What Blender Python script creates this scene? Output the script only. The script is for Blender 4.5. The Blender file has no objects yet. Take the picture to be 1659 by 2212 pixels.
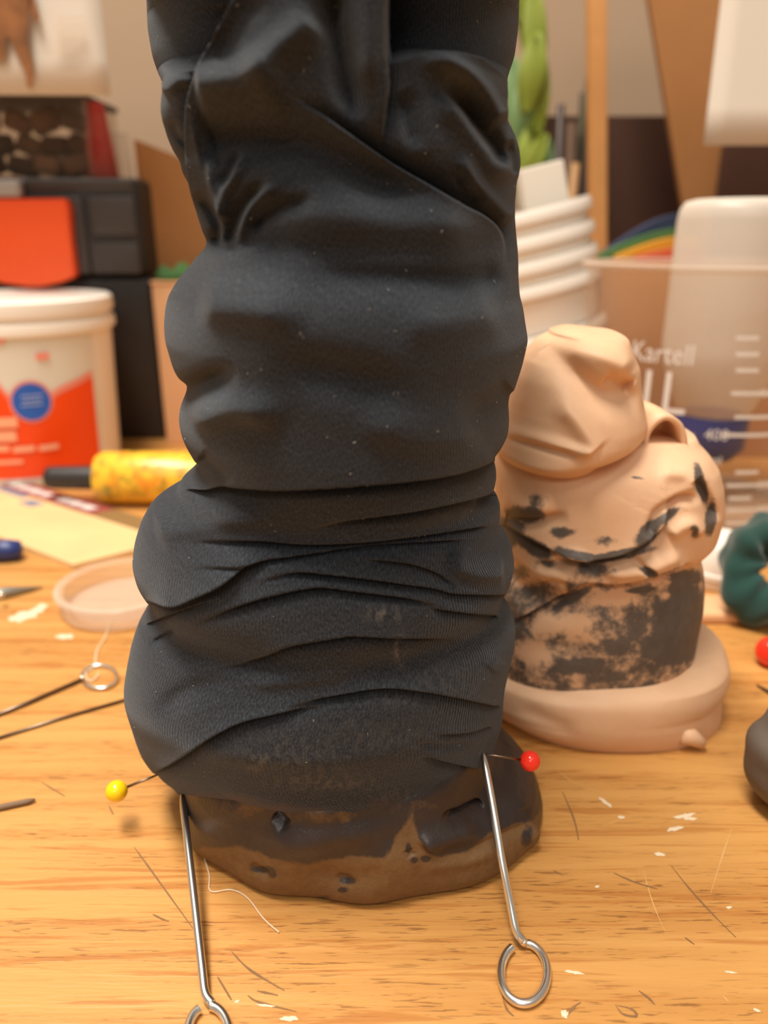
import bpy, bmesh, math, random
import numpy as np
from mathutils import Vector, Matrix
rng = np.random.default_rng(7)
random.seed(7)
SC = bpy.context.scene
COL = SC.collection
# ------------------------------------------------------------------ camera
F = 1660.0; CXP, CYP = 829.5, 1106.0; H = 0.13; PITCH = math.radians(20.0)
CAM = np.array([0.0, 0.0, H])
FWD = np.array([0, math.cos(PITCH), -math.sin(PITCH)])
UP = np.array([0, math.sin(PITCH), math.cos(PITCH)])
RT = np.array([1.0, 0, 0])
cd = bpy.data.cameras.new('camera'); cam = bpy.data.objects.new('camera', cd); COL.objects.link(cam)
cam.location = CAM; cam.rotation_euler = (math.pi/2 - PITCH, 0, 0)
cd.sensor_fit = 'VERTICAL'; cd.sensor_height = 36.0; cd.sensor_width = 27.0
cd.lens = 36.0 * F / 2212.0; cd.clip_start = 0.005; cd.clip_end = 20
cd.dof.use_dof = True; cd.dof.focus_distance = 0.150; cd.dof.aperture_fstop = 11.2
SC.camera = cam
# ------------------------------------------------------------------ light
w = bpy.data.worlds.new('world'); SC.world = w; w.use_nodes = True
w.node_tree.nodes['Background'].inputs[0].default_value = (1.0, 0.91, 0.80, 1)
w.node_tree.nodes['Background'].inputs[1].default_value = 0.30
def area(name, loc, size, energy, color, target):
    d = bpy.data.lights.new(name, 'AREA'); d.shape = 'RECTANGLE'; d.size, d.size_y = size
    d.energy = energy; d.color = color
    o = bpy.data.objects.new(name, d); COL.objects.link(o); o.location = loc
    o.rotation_euler = (Vector(target) - Vector(loc)).to_track_quat('-Z', 'Y').to_euler()
    return o
area('area_panel', (-0.32, 0.06, 1.45), (0.9, 0.26), 36, (1.0, 0.93, 0.83), (0, 0.22, 0))
area('area_panel', (0.30, -0.75, 1.55), (1.1, 0.30), 5, (1.0, 0.93, 0.83), (0, 0.25, 0.05))
area('area_panel', (-0.30, -1.75, 1.55), (1.1, 0.30), 9, (1.0, 0.93, 0.83), (0, 0.4, 0.1))  # added fill panel, brightens the wall and background
SC.view_settings.view_transform = 'Standard'; SC.view_settings.look = 'None'
SC.view_settings.exposure = 0.0; SC.view_settings.gamma = 1.0; SC.view_settings.use_curve_mapping = False

# ------------------------------------------------------------------ helpers
def ray(px, py):
    d = FWD + RT*((px-CXP)/F) + UP*(-(py-CYP)/F)
    return d
def on_z(px, py, z=0.0):
    d = ray(px, py); t = (z-H)/d[2]; return CAM + d*t
def at_y(px, py, Y):
    d = ray(px, py); return CAM + d*(Y/d[1])
def project(P):
    q = P - CAM; dep = q@FWD
    return CXP + F*(q@RT)/dep, CYP - F*(q@UP)/dep, dep
def lin(r, g, b):
    f = lambda c: (c/255/12.92) if c/255 <= 0.04045 else ((c/255+0.055)/1.055)**2.4
    return (f(r), f(g), f(b), 1)
def smooth(x, a, b):
    t = np.clip((x-a)/(b-a), 0, 1); return t*t*(3-2*t)

class NT:
    def __init__(s, name):
        s.m = bpy.data.materials.new(name); s.m.use_nodes = True; s.t = s.m.node_tree
        s.b = s.t.nodes['Principled BSDF']
    def n(s, typ, **kw):
        nd = s.t.nodes.new(typ)
        for k, v in kw.items(): setattr(nd, k, v)
        return nd
    def l(s, a, b): s.t.links.new(a, b)
    def val(s, x, inp):
        if hasattr(x, 'links'): s.l(x, inp)
        else: inp.default_value = x
    def math(s, op, a, b=0.0, c=None):
        nd = s.n('ShaderNodeMath', operation=op); s.val(a, nd.inputs[0]); s.val(b, nd.inputs[1])
        if c is not None: s.val(c, nd.inputs[2])
        return nd.outputs[0]
    def mix(s, f, a, b):
        nd = s.n('ShaderNodeMix', data_type='RGBA'); s.val(f, nd.inputs[0]); s.val(a, nd.inputs[6]); s.val(b, nd.inputs[7])
        return nd.outputs[2]
    def noise(s, vec, scale, detail=3, rough=0.5, dist=0.0):
        nd = s.n('ShaderNodeTexNoise'); nd.inputs['Scale'].default_value = scale; nd.inputs['Detail'].default_value = detail
        nd.inputs['Roughness'].default_value = rough; nd.inputs['Distortion'].default_value = dist
        if vec is not None: s.l(vec, nd.inputs['Vector'])
        return nd.outputs[0]
    def ramp(s, x, a, b):
        nd = s.n('ShaderNodeMapRange', interpolation_type='SMOOTHSTEP'); s.l(x, nd.inputs[0])
        nd.inputs[1].default_value = a; nd.inputs[2].default_value = b; return nd.outputs[0]
    def mapping(s, vec, scale=(1, 1, 1), rot=(0, 0, 0)):
        nd = s.n('ShaderNodeMapping'); s.l(vec, nd.inputs[0]); nd.inputs[2].default_value = rot; nd.inputs[3].default_value = scale
        return nd.outputs[0]
    def bump(s, h, strength, dist, prev=None):
        nd = s.n('ShaderNodeBump'); s.l(h, nd.inputs['Height']); nd.inputs['Strength'].default_value = strength
        nd.inputs['Distance'].default_value = dist
        if prev is not None: s.l(prev, nd.inputs['Normal'])
        return nd.outputs[0]
    def attr(s, name): return s.n('ShaderNodeAttribute', attribute_name=name)
    def set(s, **kw):
        for k, v in kw.items(): s.val(v, s.b.inputs[k.replace('_', ' ')])
    def obj(s): return s.n('ShaderNodeTexCoord').outputs['Object']
def mat(name, rgb, rough=0.5, metal=0.0, var=0.08, nscale=60, bump=0.0, **kw):
    t = NT(name); c = lin(*rgb); o = t.obj()
    nz = t.noise(o, nscale, 4)
    dark = tuple(x*(1-var*2) for x in c[:3]) + (1,); lite = tuple(min(1, x*(1+var)) for x in c[:3]) + (1,)
    t.set(Base_Color=t.mix(nz, dark, lite), Roughness=rough, Metallic=metal, **kw)
    if bump: t.set(Normal=t.bump(t.noise(o, nscale*3, 4), 0.6, bump))
    return t.m

def mesh_obj(name, V, Fc, m, parent=None, smooth_=True):
    me = bpy.data.meshes.new(name)
    me.from_pydata([tuple(map(float, v)) for v in V], [], [tuple(map(int, f)) for f in Fc])
    me.materials.append(m); me.update()
    if smooth_: me.shade_smooth()
    o = bpy.data.objects.new(name, me); COL.objects.link(o)
    if parent is not None: o.parent = parent; o.matrix_parent_inverse = parent.matrix_world.inverted()
    return o
def bm_obj(name, bm, m, parent=None, smooth_=False, angle=None):
    me = bpy.data.meshes.new(name); bmesh.ops.recalc_face_normals(bm, faces=bm.faces); bm.to_mesh(me); bm.free()
    me.materials.append(m)
    if smooth_: me.shade_smooth()
    if angle: 
        me.shade_smooth(); me.set_sharp_from_angle(angle=math.radians(angle))
    o = bpy.data.objects.new(name, me); COL.objects.link(o)
    if parent is not None: o.parent = parent; o.matrix_parent_inverse = parent.matrix_world.inverted()
    return o
def tag(o, label, cat, group=None):
    o['label'] = label; o['category'] = cat
    if group: o['group'] = group
    return o
def thing(name, label, cat, loc, group=None):
    o = bpy.data.objects.new(name, None); COL.objects.link(o); o.location = tuple(map(float, loc)); o.empty_display_size = 0.01
    bpy.context.view_layer.update()
    o.matrix_world = Matrix.Translation(Vector(tuple(map(float, loc))))
    return tag(o, label, cat, group)
def box(bm, c, s, bev=0.0, rot=None):
    r = bmesh.ops.create_cube(bm, size=1.0); vs = r['verts']
    bmesh.ops.scale(bm, vec=s, verts=vs)
    if bev:
        es = list({e for v in vs for e in v.link_edges})
        rb = bmesh.ops.bevel(bm, geom=es, offset=bev, segments=3, affect='EDGES', profile=0.5)
        vs = list({v for f in rb['faces'] for v in f.verts} | {v for v in vs if v.is_valid})
    if rot is not None: bmesh.ops.rotate(bm, cent=(0, 0, 0), matrix=rot, verts=vs)
    bmesh.ops.translate(bm, vec=tuple(map(float, c)), verts=vs)
    return vs
def box_obj(name, lo, hi, m, parent=None, bev=0.001, rot=None):
    bm = bmesh.new(); lo = np.array(lo, float); hi = np.array(hi, float)
    box(bm, (lo+hi)/2, tuple(hi-lo), bev, rot)
    return bm_obj(name, bm, m, parent, angle=40)
def lathe(prof, n=64, c=(0, 0, 0), a0=0.0, a1=2*math.pi):
    full = abs(a1-a0-2*math.pi) < 1e-6; V = []; Fc = []; cols = n if full else n+1
    for i in range(cols):
        a = a0 + (a1-a0)*i/n
        for r, z in prof: V.append((c[0]+r*math.sin(a), c[1]-r*math.cos(a), c[2]+z))
    k = len(prof)
    for i in range(n):
        j = (i+1) % cols
        for q in range(k-1): Fc.append((i*k+q, j*k+q, j*k+q+1, i*k+q+1))
    return V, Fc
def lathe_obj(name, prof, m, parent=None, n=64, c=(0, 0, 0), a0=0.0, a1=2*math.pi, rot=None, angle=50):
    V, Fc = lathe(prof, n, (0, 0, 0), a0, a1)
    if rot is not None: V = [tuple(rot @ Vector(v)) for v in V]
    V = [(v[0]+c[0], v[1]+c[1], v[2]+c[2]) for v in V]
    o = mesh_obj(name, V, Fc, m, parent)
    bm = bmesh.new(); bm.from_mesh(o.data); bmesh.ops.remove_doubles(bm, verts=bm.verts, dist=1e-7)
    bmesh.ops.recalc_face_normals(bm, faces=bm.faces); bm.to_mesh(o.data); bm.free()
    o.data.shade_smooth(); o.data.set_sharp_from_angle(angle=math.radians(angle))
    return o
def catmull(pts, k=8, closed=False):
    P = [np.array(p, float) for p in pts]; out = []; n = len(P)
    rngi = range(n) if closed else range(n-1)
    for i in rngi:
        if closed: p0, p1, p2, p3 = P[i-1], P[i], P[(i+1) % n], P[(i+2) % n]
        else: p0, p1, p2, p3 = P[max(i-1, 0)], P[i], P[i+1], P[min(i+2, n-1)]
        for j in range(k):
            t = j/k
            out.append(0.5*((2*p1)+(-p0+p2)*t+(2*p0-5*p1+4*p2-p3)*t*t+(-p0+3*p1-3*p2+p3)*t**3))
    if not closed: out.append(P[-1])
    return out
def tube_geo(path, r, n=10, closed=False):
    P = [Vector(tuple(map(float, p))) for p in path]; V = []; Fc = []; m = len(P)
    rr = r if hasattr(r, '__len__') else [r]*m
    up = None
    for i in range(m):
        a = P[(i-1) % m] if (closed or i > 0) else P[i]; b = P[(i+1) % m] if (closed or i < m-1) else P[i]
        t = (b-a).normalized()
        if up is None:
            up = t.orthogonal().normalized()
        up = (up - t*up.dot(t)).normalized(); s = t.cross(up)
        for j in range(n):
            an = 2*math.pi*j/n
            V.append(P[i] + (up*math.cos(an)+s*math.sin(an))*rr[i])
    for i in range(m if closed else m-1):
        i2 = (i+1) % m
        for j in range(n):
            j2 = (j+1) % n; Fc.append((i*n+j, i*n+j2, i2*n+j2, i2*n+j))
    if not closed:
        Fc.append(tuple(range(n-1, -1, -1))); Fc.append(tuple((m-1)*n+j for j in range(n)))
    return V, Fc
def tube_obj(name, path, r, m, parent=None, n=10, closed=False):
    V, Fc = tube_geo(path, r, n, closed); return mesh_obj(name, V, Fc, m, parent)
def ball_obj(name, c, r, m, parent=None, seg=32):
    bm = bmesh.new(); bmesh.ops.create_uvsphere(bm, u_segments=seg, v_segments=seg//2, radius=1.0)
    rr = r if hasattr(r, '__len__') else (r, r, r)
    bmesh.ops.scale(bm, vec=rr, verts=bm.verts); bmesh.ops.translate(bm, vec=tuple(map(float, c)), verts=bm.verts)
    return bm_obj(name, bm, m, parent, smooth_=True)
def text_geo(s, size):
    cu = bpy.data.curves.new('t', 'FONT'); cu.body = s; cu.size = size; cu.extrude = 0.00005; cu.resolution_u = 3
    ob = bpy.data.objects.new('t', cu); COL.objects.link(ob); bpy.context.view_layer.update()
    me = bpy.data.meshes.new_from_object(ob.evaluated_get(bpy.context.evaluated_depsgraph_get()))
    V = np.array([v.co[:] for v in me.vertices]); Fc = [tuple(p.vertices) for p in me.polygons]
    bpy.data.objects.remove(ob); bpy.data.curves.remove(cu); bpy.data.meshes.remove(me)
    return V, Fc
def wrap_patch(c, r_fn, pts2d_fn, nu, nv, dr=0.0003):
    """grid patch on an upright round wall: pts2d_fn(u,v)->(angle,z)"""
    V = []; Fc = []
    for i in range(nu+1):
        for j in range(nv+1):
            a, z = pts2d_fn(i/nu, j/nv); r = r_fn(z)+dr
            V.append((c[0]+r*math.sin(a), c[1]-r*math.cos(a), c[2]+z))
    k = nv+1
    for i in range(nu):
        for j in range(nv): Fc.append((i*k+j, (i+1)*k+j, (i+1)*k+j+1, i*k+j+1))
    return V, Fc

# ------------------------------------------------------------------ relief sculpting of the soft forms
def poly_sd(P, pts):
    pts = np.array(pts, float); best = np.full(len(P), 1e9); sg = np.ones(len(P)); tt = np.zeros(len(P))
    seg = pts[1:]-pts[:-1]; L = np.hypot(seg[:, 0], seg[:, 1]); cum = np.concatenate([[0], np.cumsum(L)]); tot = cum[-1]
    for i in range(len(seg)):
        v = P-pts[i]; t = np.clip((v@seg[i])/(L[i]**2), 0, 1); q = v-t[:, None]*seg[i]; d = np.hypot(q[:, 0], q[:, 1])
        m = d < best; best[m] = d[m]; c = seg[i, 0]*v[:, 1]-seg[i, 1]*v[:, 0]
        sg[m] = np.where(c[m] >= 0, 1, -1); tt[m] = (cum[i]+t[m]*L[i])/tot
    return best*sg, tt
def spline2(pts, k=6):
    return [tuple(p) for p in catmull([(a, b) for a, b in pts], k)]
def poly_in(P, poly):
    poly = np.array(poly, float); ins = np.zeros(len(P), bool); n = len(poly); d = np.full(len(P), 1e9)
    for i in range(n):
        a = poly[i]; b = poly[(i+1) % n]
        c = ((a[1] > P[:, 1]) != (b[1] > P[:, 1])) & (P[:, 0] < (b[0]-a[0])*(P[:, 1]-a[1])/(b[1]-a[1]+1e-12)+a[0])
        ins ^= c
        s = b-a; v = P-a; t = np.clip((v@s)/(s@s), 0, 1); q = v-t[:, None]*s; d = np.minimum(d, np.hypot(q[:, 0], q[:, 1]))
    return np.where(ins, d, -d)
def relief(PX, feats):
    out = np.zeros(len(PX))
    for f in feats:
        k = f[0]
        if k == 'area':
            _, poly, h, e = f; p = np.array(poly); mg = e*2
            sel = (PX[:, 0] > p[:, 0].min()-mg) & (PX[:, 0] < p[:, 0].max()+mg) & (PX[:, 1] > p[:, 1].min()-mg) & (PX[:, 1] < p[:, 1].max()+mg)
            if sel.any(): out[sel] += h*smooth(poly_in(PX[sel], poly), -e, e)
            continue
        if k == 'ridge': _, pts, h, wa, wb, ta, tb = f; mg = 3*max(wa, wb)
        else: _, pts, hA, hB, wa, wb, ta, tb = f; mg = 5*max(wa, wb)
        pts = spline2(pts); p = np.array(pts)
        sel = (PX[:, 0] > p[:, 0].min()-mg) & (PX[:, 0] < p[:, 0].max()+mg) & (PX[:, 1] > p[:, 1].min()-mg) & (PX[:, 1] < p[:, 1].max()+mg)
        if not sel.any(): continue
        s, t = poly_sd(PX[sel], pts)
        tp = (smooth(t, -1e-6, ta) if ta > 0 else 1.0)*(1-smooth(t, 1-tb, 1+1e-6) if tb > 0 else 1.0)
        if k == 'ridge':
            wd = np.where(s < 0, wa, wb); out[sel] += h*np.exp(-(s/wd)**2)*tp
        else:
            up = hA*np.exp(-np.maximum(-s, 0)/wa); dn = -hB*np.exp(-np.maximum(s, 0)/wb)
            b = smooth(s, -9, 4); out[sel] += (up*(1-b)+dn*b)*tp
    return out
def gsm(a, s):
    if s <= 0: return a
    k = int(3*s)+1; x = np.arange(-k, k+1); g = np.exp(-x*x/(2*s*s)); g /= g.sum()
    return np.convolve(np.pad(a, k, mode='edge'), g, 'valid')
def sculpt(axis_y, rows, feats, step, nf, nb, sm=2.0, expo=2.0, back_lump=0.0015, zmap=None, extra=None, fit=5, back=None):
    rows = np.array(rows, float); ys = np.arange(rows[0, 0], rows[-1, 0]+0.1, step)
    L = gsm(np.interp(ys, rows[:, 0], rows[:, 1]), sm); R = gsm(np.interp(ys, rows[:, 0], rows[:, 2]), sm)
    b = gsm(np.interp(ys, rows[:, 0], rows[:, 3]), sm*2)
    z = np.array([at_y(CXP, y, axis_y)[2] for y in ys]); z = np.maximum(z, 0.0)
    dep = axis_y*FWD[1]+(z-H)*FWD[2]; L0, R0 = L.copy(), R.copy()
    th = np.concatenate([np.linspace(-1.75, 1.75, nf), np.linspace(1.75, 2*math.pi-1.75, nb+2)[1:-1]])
    T, Z = np.meshgrid(th, z); B = b[:, None]
    if zmap is not None: Z = zmap(T, Z)
    e = 2.0/expo; sn, cs = np.sin(T), np.cos(T)
    Y = axis_y-B*np.sign(cs)*np.abs(cs)**e; YO = np.zeros_like(Y)
    if back is not None: YO = YO+np.interp(ys, back[0], back[1])[:, None]
    for it in range(fit+1):
        xl = (L-CXP)/F*dep; xr = (R-CXP)/F*dep; cx = (xl+xr)/2; a = (xr-xl)/2
        X = cx[:, None]+a[:, None]*np.sign(sn)*np.abs(sn)**e
        if it == fit: break
        px, py, _ = project(np.stack([X.ravel(), (Y+YO).ravel(), Z.ravel()], 1)); px = px.reshape(X.shape); py = py.reshape(X.shape); k = np.arange(len(z))
        il = px.argmin(1); ir = px.argmax(1)
        L += gsm(0.7*(np.interp(py[k, il], ys, L0)-px[k, il]), 1.5); R += gsm(0.7*(np.interp(py[k, ir], ys, R0)-px[k, ir]), 1.5)
    P = np.stack([X.ravel(), Y.ravel(), Z.ravel()], 1)
    front = smooth(cs.ravel(), -0.12, 0.12)
    px, py, _ = project(P); PX = np.stack([px, py], 1)
    d = np.zeros(len(P)); sel = front > 0
    d[sel] = relief(PX[sel], feats)*front[sel]
    bk = (1-front)*back_lump*(np.sin(T.ravel()*5+Z.ravel()*160)+0.7*np.sin(T.ravel()*3-Z.ravel()*270+1))
    if back is not None: d -= YO.ravel()*(1-smooth(poly_in(PX, back[2]), -7, 7)*front)
    P[:, 1] -= d; P[:, 1] += bk
    if extra is not None: P = extra(P, PX, front)
    nr, nc = len(z), len(th); i, j = np.meshgrid(np.arange(nr-1), np.arange(nc), indexing='ij'); j2 = (j+1) % nc
    Fc = np.stack([(i*nc+j).ravel(), ((i+1)*nc+j).ravel(), ((i+1)*nc+j2).ravel(), (i*nc+j2).ravel()], 1)
    wrap = np.stack([(T*np.mean(a)).ravel(), Z.ravel(), np.zeros(T.size)], 1)
    px, py, _ = project(P)
    return dict(P=P, F=Fc, PX=np.stack([px, py], 1), front=front, wrap=wrap, nr=nr, nc=nc)
def sculpt_obj(name, S, m, parent, cols=None, caps=True):
    me = bpy.data.meshes.new(name); P = S['P']; nv = len(P); Fc = S['F']; nc, nr = S['nc'], S['nr']
    if caps:
        c0 = P[:nc].mean(0); c1 = P[-nc:].mean(0); P = np.vstack([P, c0, c1])
    fl = Fc.tolist()
    if caps:
        fl += [(j, (j+1) % nc, nv) for j in range(nc)]; o = (nr-1)*nc
        fl += [(o+(j+1) % nc, o+j, nv+1) for j in range(nc)]
    me.from_pydata(P.tolist(), [], fl); me.update(); me.materials.append(m); me.shade_smooth()
    at = me.attributes.new('wrap', 'FLOAT_VECTOR', 'POINT'); wv = np.zeros((len(P), 3)); wv[:nv] = S['wrap']; at.data.foreach_set('vector', wv.ravel())
    for k, v in (cols or {}).items():
        at = me.attributes.new(k, 'FLOAT', 'POINT'); vv = np.zeros(len(P)); vv[:nv] = v; at.data.foreach_set('value', vv)
    o = bpy.data.objects.new(name, me); COL.objects.link(o)
    if parent is not None: o.parent = parent; o.matrix_parent_inverse = parent.matrix_world.inverted()
    return o

# ------------------------------------------------------------------ materials
def wood_mat():
    t = NT('oiled_oak'); o = t.obj()
    v = t.mapping(o, (6, 120, 6), (0, 0, math.radians(-7)))
    warp = t.noise(o, 9, 3)
    va = t.n('ShaderNodeVectorMath', operation='ADD'); t.l(v, va.inputs[0])
    sc = t.n('ShaderNodeVectorMath', operation='SCALE'); t.l(t.n('ShaderNodeTexNoise').outputs[1], sc.inputs[0]); sc.inputs[3].default_value = 0.6
    t.l(sc.outputs[0], va.inputs[1])
    g1 = t.noise(va.outputs[0], 1.0, 4, 0.6, 0.5)
    v2 = t.mapping(o, (130, 1700, 130), (0, 0, math.radians(-7))); g2 = t.noise(v2, 1.0, 3, 0.6, 0.3)
    v3 = t.mapping(o, (17, 330, 17), (0, 0, math.radians(-7))); g3 = t.noise(v3, 1.0, 5, 0.65, 0.6)
    big = t.noise(o, 7, 3)
    c = t.mix(t.ramp(g1, 0.35, 0.68), lin(204, 149, 83), lin(186, 129, 65))
    c = t.mix(t.math('MULTIPLY', t.ramp(g3, 0.53, 0.63), 0.62), c, lin(164, 96, 36))
    c = t.mix(t.math('MULTIPLY', t.math('MULTIPLY', t.ramp(g2, 0.56, 0.64), t.ramp(g1, 0.38, 0.60)), 0.75), c, lin(112, 66, 28))
    c = t.mix(t.math('MULTIPLY', t.ramp(big, 0.4, 0.75), 0.30), c, lin(210, 158, 90))
    smudge = t.ramp(t.noise(o, 60, 6, 0.7), 0.66, 0.8)
    c = t.mix(t.math('MULTIPLY', smudge, 0.35), c, lin(120, 95, 70))
    t.set(Base_Color=c, Roughness=t.math('ADD', t.math('MULTIPLY', g1, 0.2), 0.33), Specular_IOR_Level=0.4)
    t.set(Normal=t.bump(t.math('ADD', t.math('MULTIPLY', g2, 0.6), g3), 0.35, 0.0004))
    return t.m
def knit_mat():
    t = NT('black_knit'); wv = t.attr('wrap').outputs['Vector']
    sx = t.n('ShaderNodeSeparateXYZ'); t.l(wv, sx.inputs[0])
    n1 = t.noise(t.mapping(wv, (420, 160, 1)), 1.0, 2); n2 = t.noise(wv, 110, 2)
    ph = t.math('ADD', t.math('MULTIPLY', sx.outputs[0], 2*math.pi/0.00062), t.math('ADD', t.math('MULTIPLY', n1, 5.5), t.math('MULTIPLY', n2, 9.0)))
    rib = t.math('MULTIPLY', t.math('MULTIPLY', t.math('SINE', ph), t.ramp(t.noise(wv, 55, 3), 0.30, 0.66)), t.math('ADD', 0.3, t.math('MULTIPLY', t.ramp(sx.outputs[0], -0.02, 0.02), 0.8)))
    fz = t.noise(t.mapping(wv, (4700, 1500, 1), (0, 0, 0.15)), 1.0, 4, 0.7)
    grain = t.noise(wv, 2500, 3, 0.7)
    h = t.math('ADD', t.math('MULTIPLY', rib, 0.95), t.math('MULTIPLY', fz, 2.2))
    nrm = t.bump(h, 0.62, 0.00016)
    c = t.mix(t.ramp(fz, 0.38, 0.70), lin(25, 27, 31), lin(60, 65, 73))
    ch = t.math('MULTIPLY', t.attr('chalk').outputs['Fac'], t.ramp(t.noise(t.mapping(wv, (900, 400, 1)), 1.0, 4, 0.7), 0.42, 0.62))
    c = t.mix(t.math('MULTIPLY', ch, 0.6), c, lin(112, 106, 98))
    sm_ = t.ramp(t.math('ADD', t.attr('smear').outputs['Fac'], t.math('MULTIPLY', t.math('SUBTRACT', t.noise(wv, 160, 5, 0.65), 0.5), 1.2)), 0.35, 0.75)
    c = t.mix(t.math('MULTIPLY', sm_, 0.8), c, t.mix(n2, lin(44, 34, 28), lin(84, 60, 38)))
    t.set(Base_Color=c, Roughness=0.8, Normal=nrm, Specular_IOR_Level=0.25, Sheen_Weight=0.20, Sheen_Roughness=0.45, Sheen_Tint=(0.78, 0.86, 0.95, 1))
    return t.m
def shoe_mat():
    t = NT('painted_clay'); o = t.obj(); n = t.noise(o, 170, 6, 0.65); n2 = t.noise(o, 500, 4, 0.7)
    d = t.ramp(t.math('ADD', t.attr('dark').outputs['Fac'], t.math('MULTIPLY', t.math('SUBTRACT', t.math('ADD', t.math('MULTIPLY', n, 0.6), t.math('MULTIPLY', n2, 0.4)), 0.5), 2.0)), 0.26, 0.74)
    tan = t.mix(n2, lin(88, 62, 36), lin(130, 96, 58)); blk = t.mix(n, lin(34, 26, 25), lin(62, 50, 46))
    c = t.mix(d, tan, blk)
    t.set(Base_Color=c, Roughness=t.math('SUBTRACT', 0.62, t.math('MULTIPLY', d, 0.22)), Normal=t.bump(t.math('ADD', n, t.math('MULTIPLY', n2, .5)), 0.55, 0.0006))
    return t.m
def flesh_mat():
    t = NT('stained_flesh_clay'); o = t.obj(); n = t.noise(o, 150, 7, 0.68); n2 = t.noise(o, 420, 5, 0.7)
    d = t.ramp(t.math('ADD', t.attr('dark').outputs['Fac'], t.math('MULTIPLY', t.math('SUBTRACT', t.math('ADD', t.math('MULTIPLY', n, 0.7), t.math('MULTIPLY', n2, 0.3)), 0.5), 2.7)), 0.24, 0.74)
    fl = t.mix(n, lin(214, 168, 130), lin(228, 188, 152)); blk = t.mix(n2, lin(42, 40, 40), lin(98, 92, 88))
    t.set(Base_Color=t.mix(t.math('MULTIPLY', d, 0.95), fl, blk), Roughness=0.6, Normal=t.bump(n, 0.3, 0.0006))
    t.set(Subsurface_Weight=0.05, Subsurface_Radius=(0.004, 0.002, 0.001))
    return t.m
M = dict(
 wood=wood_mat(), knit=knit_mat(), shoe=shoe_mat(), flesh=flesh_mat(),
 steel=mat('nickel_wire', (242, 237, 228), 0.28, 1.0, 0.03),
 darksteel=mat('pin_steel', (130, 112, 96), 0.35, 1.0, 0.05),
 yellow=mat('yellow_bead', (252, 205, 20), 0.18, 0, 0.01), red=mat('red_bead', (238, 52, 34), 0.15, 0, 0.01),
 wall=mat('beige_wall', (166, 140, 114), 0.8, 0, 0.03, 6), floor=mat('grey_floor', (120, 110, 100), 0.7, 0, 0.1, 12),
 paper=mat('white_paper', (212, 202, 188), 0.85, 0, 0.01, 20), printbrown=mat('brown_print', (150, 98, 56), 0.85, 0, 0.4, 90),
 printgrey=mat('faint_print', (214, 196, 174), 0.85, 0, 0.02),
 black=mat('black_plastic', (44, 39, 37), 0.45, 0, 0.08, 200, 0.0001), black2=mat('charcoal_plastic', (66, 59, 56), 0.5, 0, 0.08, 200, 0.0001),
 orange=mat('orange_plastic', (255, 92, 34), 0.4, 0, 0.03), greypl=mat('grey_plastic', (170, 164, 158), 0.4, 0, 0.03),
 card=mat('kraft_cardboard', (172, 122, 72), 0.8, 0, 0.05, 40), cardshade=mat('shaded_cardboard', (66, 35, 15), 0.8, 0, 0.1, 30),  # the darker brown board has shade put into its base colour
 peach=mat('pale_cardboard', (222, 172, 126), 0.8, 0, 0.04, 30), kraft2=mat('tan_box_board', (186, 132, 82), 0.8, 0, 0.05, 30),
 whitepl=mat('white_plastic', (244, 236, 224), 0.35, 0, 0.01), labelwhite=mat('pale_label', (226, 222, 210), 0.45, 0, 0.01),
 labelorange=mat('orange_label', (255, 76, 10), 0.4, 0, 0.03), labelpink=mat('pink_edge', (246, 150, 130), 0.45, 0, 0.02),
 labelblue=mat('blue_badge', (34, 98, 196), 0.4, 0, 0.03), labelcream=mat('cream_print', (255, 178, 138), 0.5, 0, 0.01),
 bluetext=mat('blue_print', (150, 170, 225), 0.5, 0, 0.02),
 green=mat('lime_leaf', (136, 150, 46), 0.6, 0, 0.2, 25), green2=mat('pale_leaf', (122, 152, 96), 0.6, 0, 0.2, 25), stem=mat('dark_stem', (70, 66, 40), 0.7, 0, 0.2, 60),
 pine=mat('pine_batten', (206, 150, 88), 0.6, 0, 0.1, 50), brush=mat('dark_brush_wood', (60, 44, 34), 0.5, 0, 0.2, 40), tanstick=mat('tan_stick', (176, 132, 84), 0.6, 0, 0.1, 50),
 teal=mat('dark_green_cloth', (10, 58, 50), 0.9, 0, 0.15, 200, 0.0003, Sheen_Weight=0.3),
 stone=mat('grey_clay', (104, 92, 82), 0.6, 0, 0.2, 60, 0.0004), maroon=mat('maroon_print', (146, 66, 62), 0.5, 0, 0.06), olive=mat('olive_print', (136, 104, 62), 0.5, 0, 0.06),
 cream=mat('cream_card', (228, 192, 138), 0.5, 0, 0.10, 45), navy=mat('navy_plastic', (36, 52, 110), 0.4, 0, 0.05), bluegrey=mat('blue_grey_print', (120, 132, 150), 0.5, 0, 0.05),
 white=mat('white_paint', (226, 206, 174), 0.6, 0, 0.03), scratch=mat('scratch_and_shadow', (140, 100, 60), 0.8, 0, 0.2, 300), scratchl=mat('pale_scratch', (216, 168, 104), 0.7, 0, 0.1, 300),
 lint=mat('lint', (150, 146, 138), 0.9, 0, 0.2), inkwhite=mat('white_ink', (222, 214, 206), 0.5, 0, 0.01),
 capblue=mat('blue_cap', (16, 42, 120), 0.4, 0, 0.04), grey=mat('grey_steel', (150, 150, 140), 0.4, 0.6, 0.05),
 scrapa=mat('brown_scrap', (96, 70, 50), 0.8, 0, 0.3, 60), scrapb=mat('pale_scrap', (134, 108, 84), 0.8, 0, 0.2, 60), scrapc=mat('black_scrap', (62, 48, 40), 0.8, 0, 0.2, 60),
 felt_g=mat('green_felt', (70, 110, 60), 0.95, 0, 0.1), felt_y=mat('yellow_felt', (206, 150, 40), 0.95, 0, 0.1), felt_r=mat('red_felt', (190, 84, 50), 0.95, 0, 0.1), felt_b=mat('blue_felt', (50, 58, 84), 0.95, 0, 0.1),
)
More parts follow.
